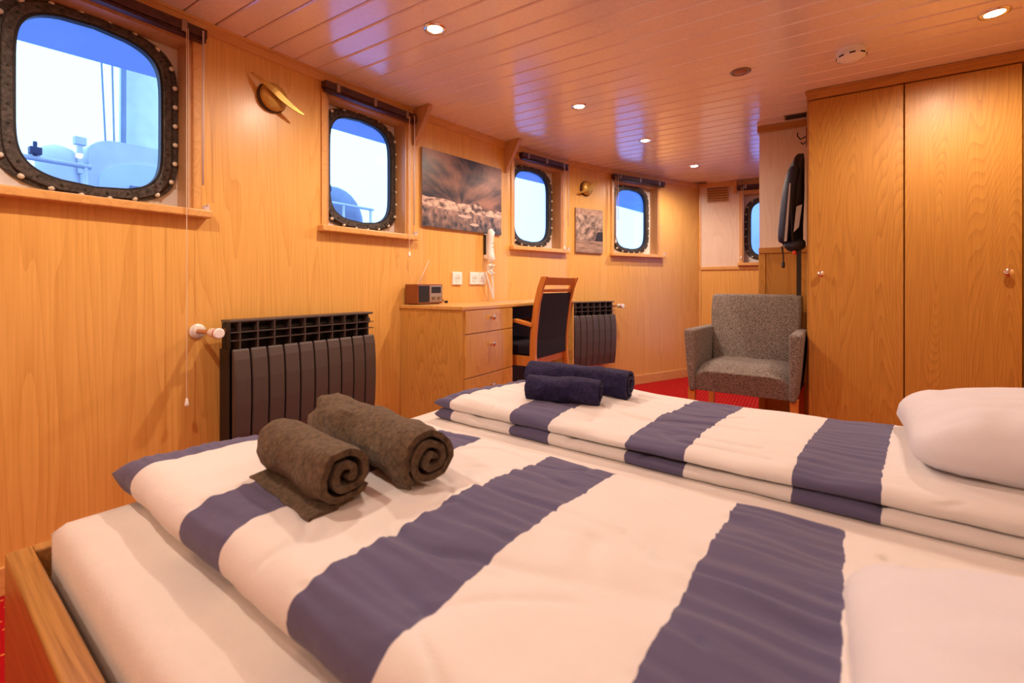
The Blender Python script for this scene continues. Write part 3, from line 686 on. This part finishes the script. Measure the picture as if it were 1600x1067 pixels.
# backrest: sloping slab, wider at the top
vs=[]; BP=[(.50,.40,.245,.10),(.535,.62,.262,.085),(.565,.80,.270,.075),(.585,.897,.270,.060)]
b=MB()
for y_,z_,hw,th in BP:
    for dx,dy in ((-hw,-th),(hw-.012,-th),(hw-.012,th*.5),(-hw,th*.5)): b.v.append((dx+.012,y_+dy,z_))
b.f=[(4*k+j,4*k+(j+1)%4,4*k+4+(j+1)%4,4*k+4+j) for k in range(3) for j in range(4)]+[(0,3,2,1),(12,13,14,15)]
b.build('backrest', TWEED, ac, smooth=True, bevel=.022, seg=5)
# seat with crowned front
b=MB(); nx,ny=14,14
def seat_z(u,v): return .462+.040*(1-(2*u-1)**8)*(1-.30*v)
X0,X1,Y0,Y1=-.245,.245,-.005,.50
gv=[]
for iv in range(ny+1):
    for iu in range(nx+1):
        u=iu/nx; v=iv/ny; z=seat_z(u,v); yb=Y0+(Y1-Y0)*v
        if v<.2: z-=.045*(1-v/.2)**2
        gv.append((X0+(X1-X0)*u, yb-.018*sin(pi*u)*(1-v), z))
n1=len(gv); gb=[(p[0],max(p[1],.01),.335) for p in gv]
b.v=gv+gb
for iv in range(ny):
    for iu in range(nx):
        a=iv*(nx+1)+iu; q=(a,a+1,a+nx+2,a+nx+1); b.f.append(q); b.f.append(tuple(n1+k for k in q[::-1]))
ed=[iu for iu in range(nx+1)]+[iv*(nx+1)+nx for iv in range(1,ny+1)]+[ny*(nx+1)+iu for iu in range(nx-1,-1,-1)]+[iv*(nx+1) for iv in range(ny-1,0,-1)]
for k in range(len(ed)): a,c=ed[k],ed[(k+1)%len(ed)]; b.f.append((a,n1+a,n1+c,c))
b.build('seat', TWEED, ac, smooth=True, bevel=.012, seg=3, autos=True)
for s in (-1,1):
    b=MB(); P=[(.330,.0),(.50,.02),(.66,.035),(.697,.035)]
    for z_,o_ in P:
        xi=s*(.238+.0*o_); xo=s*(.272+o_*.8)
        for (xx,yy) in ((xi,-.02),(xo,-.02),(xo,.56),(xi,.56)):
            b.v.append((xx,yy+(.03*(z_-.33)/.36 if yy<0 else 0)*0,z_-(.0 if yy<0 else .012)))
    b.f=[(4*k+j,4*k+(j+1)%4,4*k+4+(j+1)%4,4*k+4+j) for k in range(3) for j in range(4)]+[(0,3,2,1),(12,13,14,15)]
    b.build('arm', TWEED, ac, smooth=True, bevel=.020, seg=5)
for sx in (-1,1):
    for yy in (.0,.52):
        MB().add([(sx*.262-.020,yy,.345),(sx*.262+.020,yy,.345),(sx*.262+.020,yy+.04,.345),(sx*.262-.020,yy+.04,.345),(sx*.262-.014,yy+.004,0),(sx*.262+.014,yy+.004,0),(sx*.262+.014,yy+.034,0),(sx*.262-.014,yy+.034,0)],[(0,1,2,3),(7,6,5,4),(0,4,5,1),(1,5,6,2),(2,6,7,3),(3,7,4,0)]).build('leg', CHAIRW, ac, bevel=.002)

# ---------------------------------------------------------------- coat on hook
hk=empty('coat_hook',(.034,3.28,1.90),0,'dark metal coat hook on the wardrobe side, above the coat','hook')
MB().box(-.006,0,-.012,.012,-.06,.05).build('hook_plate', RADIOW, hk, bevel=.002)
MB().tube([(-.004,0,.0),(-.035,0,-.012),(-.050,0,.012),(-.048,0,.03)],.004,8).build('prong', BLACK, hk, smooth=True)
MB().tube([(-.004,0,-.03),(-.022,0,-.045),(-.032,0,-.030)],.004,8).build('prong', BLACK, hk, smooth=True)
ct=empty('coat',(-.008,3.28,0),0,'black and navy jacket with grey reflective strips hanging by the wardrobe','coat')
b=MB(); st=[(1.80,.016,.035,.012),(1.775,.030,.060,.0),(1.72,.042,.105,-.008),(1.64,.050,.125,-.020),(1.52,.054,.130,-.026),(1.40,.056,.128,-.032),(1.30,.054,.120,-.036),(1.24,.050,.105,-.034),(1.215,.030,.08,-.03)]
sg=28
for (z_,rx,ry,cx_) in st:
    for k in range(sg):
        a=2*pi*k/sg; wv=1+.14*sin(a*5+z_*7)+.07*sin(a*9-z_*13); b.v.append((min(cx_+rx*cos(a)*wv,.034),ry*sin(a)*wv,z_))
for j in range(len(st)-1):
    for k in range(sg): b.f.append((j*sg+k,j*sg+(k+1)%sg,(j+1)*sg+(k+1)%sg,(j+1)*sg+k))
b.f+=[tuple(range(sg)),tuple(range((len(st)-1)*sg,len(st)*sg))[::-1]]
b.v=[(min(v[0]+.014*noise.noise((v[0]*25,v[1]*25,v[2]*9)),.036),v[1]+.022*noise.noise((v[0]*25+9,v[1]*25,v[2]*9)),v[2]) for v in b.v]
b.build('body', JACK, ct, smooth=True, sub=1)
MB().tube([(-.020,-.095,1.72),(-.045,-.105,1.60),(-.060,-.110,1.45),(-.074,-.110,1.32),(-.082,-.105,1.245)],[.030,.038,.036,.034,.030],14).build('sleeve', plain('jacket_navy',(.012,.014,.045),.5,bump=.6,bscale=25), ct, smooth=True, sub=1)
MB().tube([(-.085,-.105,1.235),(-.080,-.105,1.18),(-.078,-.100,1.13)],[.006,.004,.003],8).lathe([(.008,0),(.010,.01),(.008,.035),(.003,.04)],8,Matrix.Translation((-.079,-.1,1.105))).build('drawcord', BLACK, ct)
MB().box(-.012,.012,-.105,-.101,.94,1.25).build('hanging_strap', BLACK, ct)
MB().add([(-.048,-.145,1.60),(-.040,-.147,1.60),(-.060,-.152,1.26),(-.074,-.150,1.26),(-.048,-.135,1.60),(-.040,-.137,1.60),(-.060,-.142,1.26),(-.074,-.140,1.26)],[(0,1,2,3),(7,6,5,4),(0,4,5,1),(1,5,6,2),(2,6,7,3),(3,7,4,0)]).build('reflective_strip', REFL, ct)
MB().add([(-.012,-.148,1.46),(.016,-.146,1.47),(.0,-.152,1.34),(-.026,-.152,1.31),(-.012,-.136,1.46),(.016,-.134,1.47),(.0,-.140,1.34),(-.026,-.140,1.31)],[(0,1,2,3),(7,6,5,4),(0,4,5,1),(1,5,6,2),(2,6,7,3),(3,7,4,0)]).build('reflective_strip', REFL, ct)
MB().ball((-.022,-.11,1.195),.011,.008,.014).build('toggle', REDT, ct, smooth=True)
b=MB().ball((-.02,-.09,1.24),.055,.05,.04,16,10)
b.v=[tuple(Vector(v)*(1)+Vector((noise.noise(Vector(v)*30)*.012,noise.noise(Vector(v)*30+Vector((5,5,5)))*.012,0))) for v in b.v]; b.build('hem', JACK, ct, smooth=True)

# ---------------------------------------------------------------- bed (own axes, turned a little from the room)
A4=radians(4); P1=(-1.25,.276)
def bedE(name,label,cat,x=0,y=0,z=0,group=None):
    return empty(name,(P1[0]+x*cos(A4)+y*sin(A4), P1[1]-x*sin(A4)+y*cos(A4), z), -A4, label, cat, group)
BL=2.05; BWd=1.62
bf=bedE('bed_frame','oak bed frame with low rails round the mattresses','bed')
for (x0,x1,y0,y1,nm) in ((-.077,BL+.06,-.055,-.017,'side_rail'),(-.077,BL+.06,BWd+.017,BWd+.055,'side_rail'),(-.077,-.043,-.017,BWd+.017,'foot_rail'),(BL+.02,BL+.06,-.017,BWd+.017,'head_rail')):
    MB().box(x0,x1,y0,y1,.20,.47).build(nm, BEDW, bf, bevel=.004)
MB().box(-.042,BL+.018,-.015,BWd+.015,.24,.27).build('slat_base', BEDW, bf)
for x0 in (-.06,BL-.02):
    for y0 in (-.03,BWd-.03): MB().box(x0,x0+.06,y0,y0+.06,FLOOR,.24).build('leg', BEDW, bf)
MZ=.53
def mattress(y0,y1,label):
    m=bedE('mattress',label,'mattress',0,y0,0,'sheeted mattresses on the bed frame'); wv=y1-y0; nx,ny=110,44; b=MB()
    loop=[]
    for iy in range(ny+1):
        for ix in range(nx+1):
            u=ix/nx; v=iy/ny; x=BL*u; y=wv*v; e_=min(x,BL-x,y,wv-y); r=.022
            z=MZ-(r-sqrt(max(0,r*r-(r-min(e_,r))**2)))*.9
            z+=.0025*noise.noise((x*3,y*2+y0*7,1))+.0015*noise.noise((x*14,y*4,2))
            b.v.append((x,y,z))
    n1=len(b.v)
    for iy in range(ny):
        for ix in range(nx): a=iy*(nx+1)+ix; b.f.append((a,a+1,a+nx+2,a+nx+1))
    ed=[ix for ix in range(nx+1)]+[iy*(nx+1)+nx for iy in range(1,ny+1)]+[ny*(nx+1)+ix for ix in range(nx-1,-1,-1)]+[iy*(nx+1) for iy in range(ny-1,0,-1)]
    for q,a in enumerate(ed): x,y,z=b.v[a]; b.v.append((x,y,.272))
    L=len(ed)
    for q in range(L): b.f.append((ed[q],n1+q,n1+(q+1)%L,ed[(q+1)%L]))
    b.f.append(tuple(range(n1,n1+L)))
    b.build('fitted_sheet', SHEET, m, smooth=True)
    return m
mattress(0,.808,'mattress under a cream fitted sheet on the side nearest the camera')
mattress(.812,BWd,'mattress under a cream fitted sheet on the side by the armchair')

def duvet_layer(b, uvs, x0f, x1, y0, y1, zb, hh, bands, seed, nu=330, nv=120, rx=.055, ry=.055, ruch=.0035, hump=None, xref=0, wav=.006, skew=0):
    """two height fields closed at the rim; x0f(y) is the foot edge"""
    n0=len(b.v)
    def blue(x): return any(a-.004<=x<=c+.004 for a,c in bands)
    for side in (1,-1):
        for iv in range(nv+1):
            v=.5-.5*cos(pi*iv/nv)*(1) ; v=.6*v+.4*iv/nv
            yb=y0+(y1-y0)*v
            for iu in range(nu+1):
                u=iu/nu; u2=.5-.5*cos(pi*u); u2=.15*u2+.85*u
                xa=x0f(v); x=xa+(x1-xa)*u2; sx=x-(xa-xref)*max(0,1-(x-xa)/.3); x+=skew*(yb-y0)
                edge_w=.006*noise.noise((x*5,seed,side*0))+.003*noise.noise((x*17,seed,0))
                yy=yb+(edge_w if v<.5 else -edge_w)*(abs(1-2*v)**3)
                ex=min(x-xa,x1-x); ey=min(yb-y0,y1-yb)
                px=sqrt(max(0,1-(1-min(ex/rx,1))**2)); py=sqrt(max(0,1-(1-min(ey/ry,1))**2))
                P=px*py
                h=hh(x,v)
                z=zb+h+side*h*P
                if side>0:
                    wv=wav*noise.noise((x*3.2,yy*4,seed))+.5*wav*noise.noise((x*9,yy*9,seed+3))
                    if blue(sx): wv+=ruch*(noise.noise((x*4+seed,yy*38,seed))+.7*noise.noise((x*7,yy*75,seed+1))) 
                    else:
                        dd=min([min(abs(sx-a),abs(sx-c)) for a,c in bands]); wv+=ruch*.6*math.exp(-dd/.03)*noise.noise((x*4+seed,yy*38,seed))
                    wv-=.0045*max(0,1-abs(noise.noise((x*1.6+seed*3,yy*5,seed)))*6)
                    if noise.noise((x*2.1+seed,yy*2.1,seed+9))>-.05: wv-=.0055*math.exp(-(noise.noise((x*3.0+yy*2.2+seed,yy*7-x*1.2,seed+5))/.045)**2)
                    # crease lines running lengthwise
                    wv-=.004*math.exp(-((v-.5-.06*noise.noise((x*2,seed,0)))/.012)**2)*.6
                    z+=wv*min(1,P*1.2)
                    if hump: z+=hump(x,yy)*P
                b.v.append((x,yy,z)); uvs.append((sx,yy))
    W1=nu+1; half=(nv+1)*W1
    for s_ in (0,1):
        for iv in range(nv):
            for iu in range(nu):
                a=n0+s_*half+iv*W1+iu; q=(a,a+1,a+W1+1,a+W1); b.f.append(q if s_==0 else q[::-1])
def make_duvet(label, layers, mat, fuse=True):
    d_=bedE('duvet',label,'duvet',0,0,0,'striped duvets folded on the bed'); b=MB(); uvs=[]
    for kw in layers: duvet_layer(b,uvs,**kw)
    me=bpy.data.meshes.new('cover'); me.from_pydata(b.v,[],b.f)
    uv=me.uv_layers.new(name='UVMap'); buf=[0.0]*(2*len(me.loops)); vi=[0]*len(me.loops); me.loops.foreach_get('vertex_index',vi)
    for k,q in enumerate(vi): buf[2*k],buf[2*k+1]=uvs[q]
    uv.data.foreach_set('uv',buf); me.polygons.foreach_set('use_smooth',[True]*len(me.polygons)); me.materials.append(mat)
    bm=bmesh.new(); bm.from_mesh(me); bmesh.ops.remove_doubles(bm,verts=bm.verts,dist=1e-5); bm.to_mesh(me); bm.free()
    o=bpy.data.objects.new('cover',me); C.objects.link(o); o.parent=d_
    return d_
B1=[(-.2,.055),(.335,.485),(.70,.86),(1.10,1.255),(1.50,1.66)]
B2=[(-.2,.160),(.416,.558),(.790,.936),(1.167,1.317),(1.55,1.70)]
make_duvet('blue and white striped duvet nearest the camera, under the brown towels',
  [dict(x0f=lambda v:-.065+.155*v, x1=1.78, y0=.105, y1=.765, zb=MZ-.001, hh=lambda x,v:.048-.012*max(0,(v-.45)/.55)**1.5, bands=B1, seed=1.0, rx=.08, ry=.055, ruch=.0055,
        hump=lambda x,y:-.003, wav=.010, xref=-.065)], DUV1)
make_duvet('blue and white striped duvet folded in two, under the navy towels',
  [dict(x0f=lambda v:.088+.15*v, x1=1.80, y0=.950, y1=1.52, zb=MZ-.001, hh=lambda x,v:.018, bands=B2, seed=4.0, rx=.03, ry=.022, xref=.088, ruch=.0015, nu=260, nv=90, skew=.10),
   dict(x0f=lambda v:.080+.15*v, x1=1.80, y0=.953, y1=1.51, zb=MZ+.034, hh=lambda x,v:.019+.008*sin(pi*v)+.004*sin(x*5), bands=B2, seed=7.0, rx=.06, ry=.030, xref=.088, skew=.10)], DUV2)

def pillow(x,y,z,w_,h_,t_,rz,label,tilt=(0,0)):
    p=bedE('pillow',label,'pillow',x,y,z,'white pillows on the bed'); p.rotation_euler=(tilt[0],tilt[1],-A4+rz); b=MB(); n_=46
    for side in (1,-1):
        for j in range(n_+1):
            for i in range(n_+1):
                u=math.sin((-1+2*i/n_)*pi/2)*.6+(-1+2*i/n_)*.4; v=math.sin((-1+2*j/n_)*pi/2)*.6+(-1+2*j/n_)*.4
                m=max(abs(u),abs(v)); q4=(abs(u)**7+abs(v)**7)**(1/7) or 1; u_=u*m/q4 if m else 0; v_=v*m/q4 if m else 0
                P=max(0,1-m**3.0)**.5
                pin=1-.05*(1-abs(v_)**2)*abs(u_)**3; pn2=1-.05*(1-abs(u_)**2)*abs(v_)**3
                zz=side*t_*P*(1 if side>0 else .55)
                zz+=(.010*noise.noise((u*2+x*9,v*2,3))+.006*noise.noise((u*5,v*5+x*7,6)))*min(1,P*1.5)
                b.v.append((w_*u_*pin,h_*v_*pn2,zz+t_*.55))
    W1=n_+1
    for s_ in (0,1):
        for j in range(n_):
            for i in range(n_): a=s_*W1*W1+j*W1+i; q=(a,a+1,a+W1+1,a+W1); b.f.append(q if s_==0 else q[::-1])
    me=bpy.data.meshes.new('pillowcase'); me.from_pydata(b.v,[],b.f)
    bm=bmesh.new(); bm.from_mesh(me); bmesh.ops.remove_doubles(bm,verts=bm.verts,dist=1e-5); bm.to_mesh(me); bm.free()
    me.polygons.foreach_set('use_smooth',[True]*len(me.polygons)); me.materials.append(PILL)
    o=bpy.data.objects.new('pillowcase',me); C.objects.link(o); o.parent=p
pillow(1.71,1.28,.604,.345,.25,.104,.0,'white pillow on the far duvet, beside the wardrobe',(0,-.04))
pillow(1.575,.355,.600,.32,.25,.075,.02,'white pillow nearest the camera, blurred in the corner',(0,-.11))

# ---------------------------------------------------------------- rolled towels
def towel(p0,p1,r,z,mat,label,group,seed=0,turns=3.2,flap=False,th=.0125):
    a=Vector((p0[0],p0[1])); c=Vector((p1[0],p1[1])); L=(c-a).length; an=atan2(c.y-a.y,c.x-a.x)
    T_=empty('rolled_towel',(a.x,a.y,z+r),an,label,'towel',group)
    n_=int(turns*26); nl=26; b=MB(); rings=[]
    r0=.010
    for il in range(nl+1):
        t=il/nl; x=L*t
        for side in (0,1):
            for k in range(n_+1):
                q=k/n_; ang=q*turns*2*pi-1.9+seed; rr=r0+(r-.0-r0)*q
                if side: rr-=th
                rr=max(rr,.001)
                outer=q**2
                nn=1+ .20*outer*noise.noise((x*11+seed,cos(ang)*1.5,sin(ang)*1.5+seed))+.10*outer*noise.noise((x*28,cos(ang)*3,sin(ang)*3+seed*2))+.10*(1-outer)*noise.noise((q*20,seed,x*8))-.10*outer*max(0,1-abs(noise.noise((x*9+cos(ang)*.8,sin(ang)*1.2,seed+7)))*7)
                if not side: pass
                yy=cos(ang)*rr*nn*1.04; zz=sin(ang)*rr*nn*.97
                xx=x+(.006*noise.noise((q*9,seed,0))+(.008*(1-q)))*(1 if t>.5 else -1)*(abs(2*t-1))**4
                # soft round shoulder at the ends
                sh=1-.10*(abs(2*t-1))**10*outer
                yy*=sh; zz*=sh
                zz=max(zz,-r+.0005)
                b.v.append((xx,yy,zz))
    W1=n_+1; per=2*W1
    for il in range(nl):
        for k in range(n_):
            a0=il*per+k; b.f.append((a0,a0+1,a0+per+1,a0+per)); a1=a0+W1; b.f.append((a1,a1+per,a1+per+1,a1+1))
        for k in (0,n_): a0=il*per+k; b.f.append((a0,a0+per,a0+per+W1,a0+W1))
    for il in (0,nl):
        for k in range(n_): a0=il*per+k; b.f.append((a0,a0+W1,a0+W1+1,a0+1))
    b.build('terry_cloth', mat, T_, smooth=True, autos=True)
    if flap:
        f=MB(); f.v=[]; m_=14
        for i in range(m_+1):
            for j in range(9):
                x=L*(.02+.96*i/m_); y=-.012-.052*j/8-.006*noise.noise((x*20,1,1)); f.v.append((x,y,-r+.0135-.006*(j/8)+.002*noise.noise((x*30,y*30,0))))
        n1=len(f.v); f.v+=[(p[0],p[1],max(p[2]-.010,-r+.001)) for p in f.v]
        for i in range(m_):
            for j in range(8): a0=i*9+j; f.f.append((a0,a0+1,a0+10,a0+9)); f.f.append((n1+a0,n1+a0+9,n1+a0+10,n1+a0+1))
        ed=[j for j in range(9)]+[i*9+8 for i in range(1,m_+1)]+[m_*9+j for j in range(7,-1,-1)]+[i*9 for i in range(m_-1,0,-1)]
        for q in range(len(ed)): f.f.append((ed[q],ed[(q+1)%len(ed)],n1+ed[(q+1)%len(ed)],n1+ed[q]))
        f.build('loose_end', mat, T_, smooth=True, autos=True)
TG='rolled towels laid on the duvets'
towel((-.915,.548),(-.655,.508),.062,.617,BROWN,'shorter brown rolled towel with loose end, nearer the camera',TG,.3,2.15,True)
towel((-1.00,.732),(-.585,.640),.065,.612,BROWN,'longer brown rolled towel behind the shorter brown roll',TG,2.1,2.6)
towel((-.785,1.350),(-.550,1.405),.053,.600,NAVY,'shorter navy rolled towel, nearer the camera',TG,2.84,2.6,th=.011)
towel((-.885,1.545),(-.495,1.540),.061,.600,NAVY,'longer navy rolled towel behind the shorter navy roll',TG,3.3,2.6,th=.011)

# ---------------------------------------------------------------- outside
ov=[(-3.4,-2.5,2.24),(-3.4,.6,2.26),(-3.4,1.3,2.30),(-3.4,3.1,2.37),(-3.1,4.84,2.38),(-2.95,5.5,2.38),(-2.7,7.6,2.38),(-2.5,8.9,2.38)]
inn=[(-2.14,-2.5,2.24),(-2.14,.6,2.26),(-2.14,1.3,2.30),(-2.0,3.1,2.37),(-1.6,4.2,2.38),(-1.0,5.5,2.38),(1.5,6.6,2.38),(1.5,7.6,2.38)]
b=MB(); n_=len(ov)
b.v=ov+inn+[(p[0],p[1],p[2]+.12) for p in ov]+[(p[0],p[1],p[2]+.12) for p in inn]
for k in range(n_-1):
    b.f.append((k,k+1,n_+k+1,n_+k)); b.f.append((2*n_+k,3*n_+k,3*n_+k+1,2*n_+k+1)); b.f.append((k,2*n_+k,2*n_+k+1,k+1)); b.f.append((n_+k,n_+k+1,3*n_+k+1,3*n_+k))
b.f+=[(0,n_,3*n_,2*n_),(n_-1,3*n_-1,4*n_-1,2*n_-1)]
tag(b.build('deck_overhang', UNDER),'painted deck overhang shading the tops of the portholes outside','overhang')
# neighbouring vessel: everything some metres off
nb=empty('deckhouse',(-4.9,1.30,0),0,'white deckhouse with rounded roof seen low through the nearest porthole','ship')
def arch(x0,x1,y0,y1,zb,zt,r):
    P=[(y0,zb),(y0,zt-r)]+[(y0+r*1.6*(1-cos(pi/2*k/8)),zt-r+r*sin(pi/2*k/8)) for k in range(1,9)]+[(y1,zt+.03),(y1,zb)]; n_=len(P)
    return MB().add([(x0,p[0],p[1]) for p in P]+[(x1,p[0],p[1]) for p in P],[tuple(range(n_)),tuple(range(n_,2*n_))[::-1]]+[(k,(k+1)%n_,n_+(k+1)%n_,n_+k) for k in range(n_)])
arch(-.9,0,0,1.5,-3,2.22,.12).build('house', PAINTW, nb)
arch(0,.02,.06,1.45,.5,2.06,.20).build('side_panel', UNDER, nb)
for k in range(4): MB().box(.02,.035,.26,1.4,1.70+k*.045,1.725+k*.045).build('louvre', PAINTG, nb)
ms=empty('mast',(-6.15,2.05,0),0,'broad white mast column seen through the right of the nearest porthole','mast')
MB().lathe([(.17,-3),(.17,2.0),(.15,7)],16).build('column', PAINTW, ms, smooth=True)
MB().tube([(.25,-.22,0),(.25,-.20,7)],.022,6).tube([(.25,-.32,1.5),(.25,-.46,5)],.008,6).tube([(.25,-.27,1.5),(.25,-.34,5)],.008,6).build('rigging', PAINTG, ms)
dm=empty('radar_dome',(-5.0,1.14,0),0,'pale domed housing behind the rail outside the nearest porthole','dome')
MB().lathe([(.13,-3),(.13,1.98),(.12,2.04),(.09,2.085),(.04,2.11)],20).build('housing', PAINTW, dm, smooth=True)
MB().box(.08,.12,.09,.12,1.9,2.13).box(.07,.13,.07,.14,2.13,2.19).build('post', PAINTW, dm)
rl=empty('deck_rail',(-4.4,.2,0),0,'white tube rail with small floodlight outside the nearest porthole','railing')
MB().tube([(0,-.6,1.865),(0,.98,1.865)],.018,8).tube([(0,-.6,1.60),(0,.98,1.60)],.010,8).build('rail_tube', PAINTW, rl, smooth=True)
for y_ in (-.4,.45,.95): MB().tube([(0,y_,0),(0,y_,1.865)],.016,8).build('stanchion', PAINTW, rl, smooth=True)
MB().box(-.03,.03,.66,.72,1.89,1.94).tube([(0,.69,1.86),(0,.69,1.98)],.012,8).build('floodlight', NIGHT, rl, bevel=.008)
lb=empty('rescue_boat',(-5.2,3.82,0),0,'dark covered rescue boat seen low through the second porthole','boat')
MB().ball((0,0,1.82),.30,.42,.48,24,14).build('cover', PAINTG, lb, smooth=True)
MB().tube([(.42,-.9,2.0),(.42,.30,2.0)],.018,8).tube([(.42,-.9,1.80),(.42,.30,1.80)],.010,8).build('rail_tube', PAINTW, lb, smooth=True)
for y_ in (-.7,-.16,.26): MB().tube([(.42,y_,0),(.42,y_,2.0)],.016,8).build('stanchion', PAINTW, lb, smooth=True)
MB().ball((.30,-.30,2.19),.05,.05,.07,12,8).tube([(.30,-.30,1.9),(.30,-.30,2.15)],.012,6).build('lamp', NIGHT, lb, smooth=True)
fh=empty('fore_deck_house',(-.1,9.5,0),0,'blue shaded deck box seen through the half hidden far porthole','ship')
MB().box(-1.0,1.5,0,.8,0,2.62).box(-.9,1.4,-.02,0,.4,2.4).build('house', UNDER, fh)
MB().box(-1.1,1.6,-.1,.9,2.62,2.68).build('roof', PAINTG, fh)
se=MB().box(-60,60,-60,60,-3.2,-3.0).build('sea', plain('sea_water',(.12,.28,.62),.15,bump=.6,bscale=2)); tag(se,'blue water beyond the portholes','water',kind='stuff')
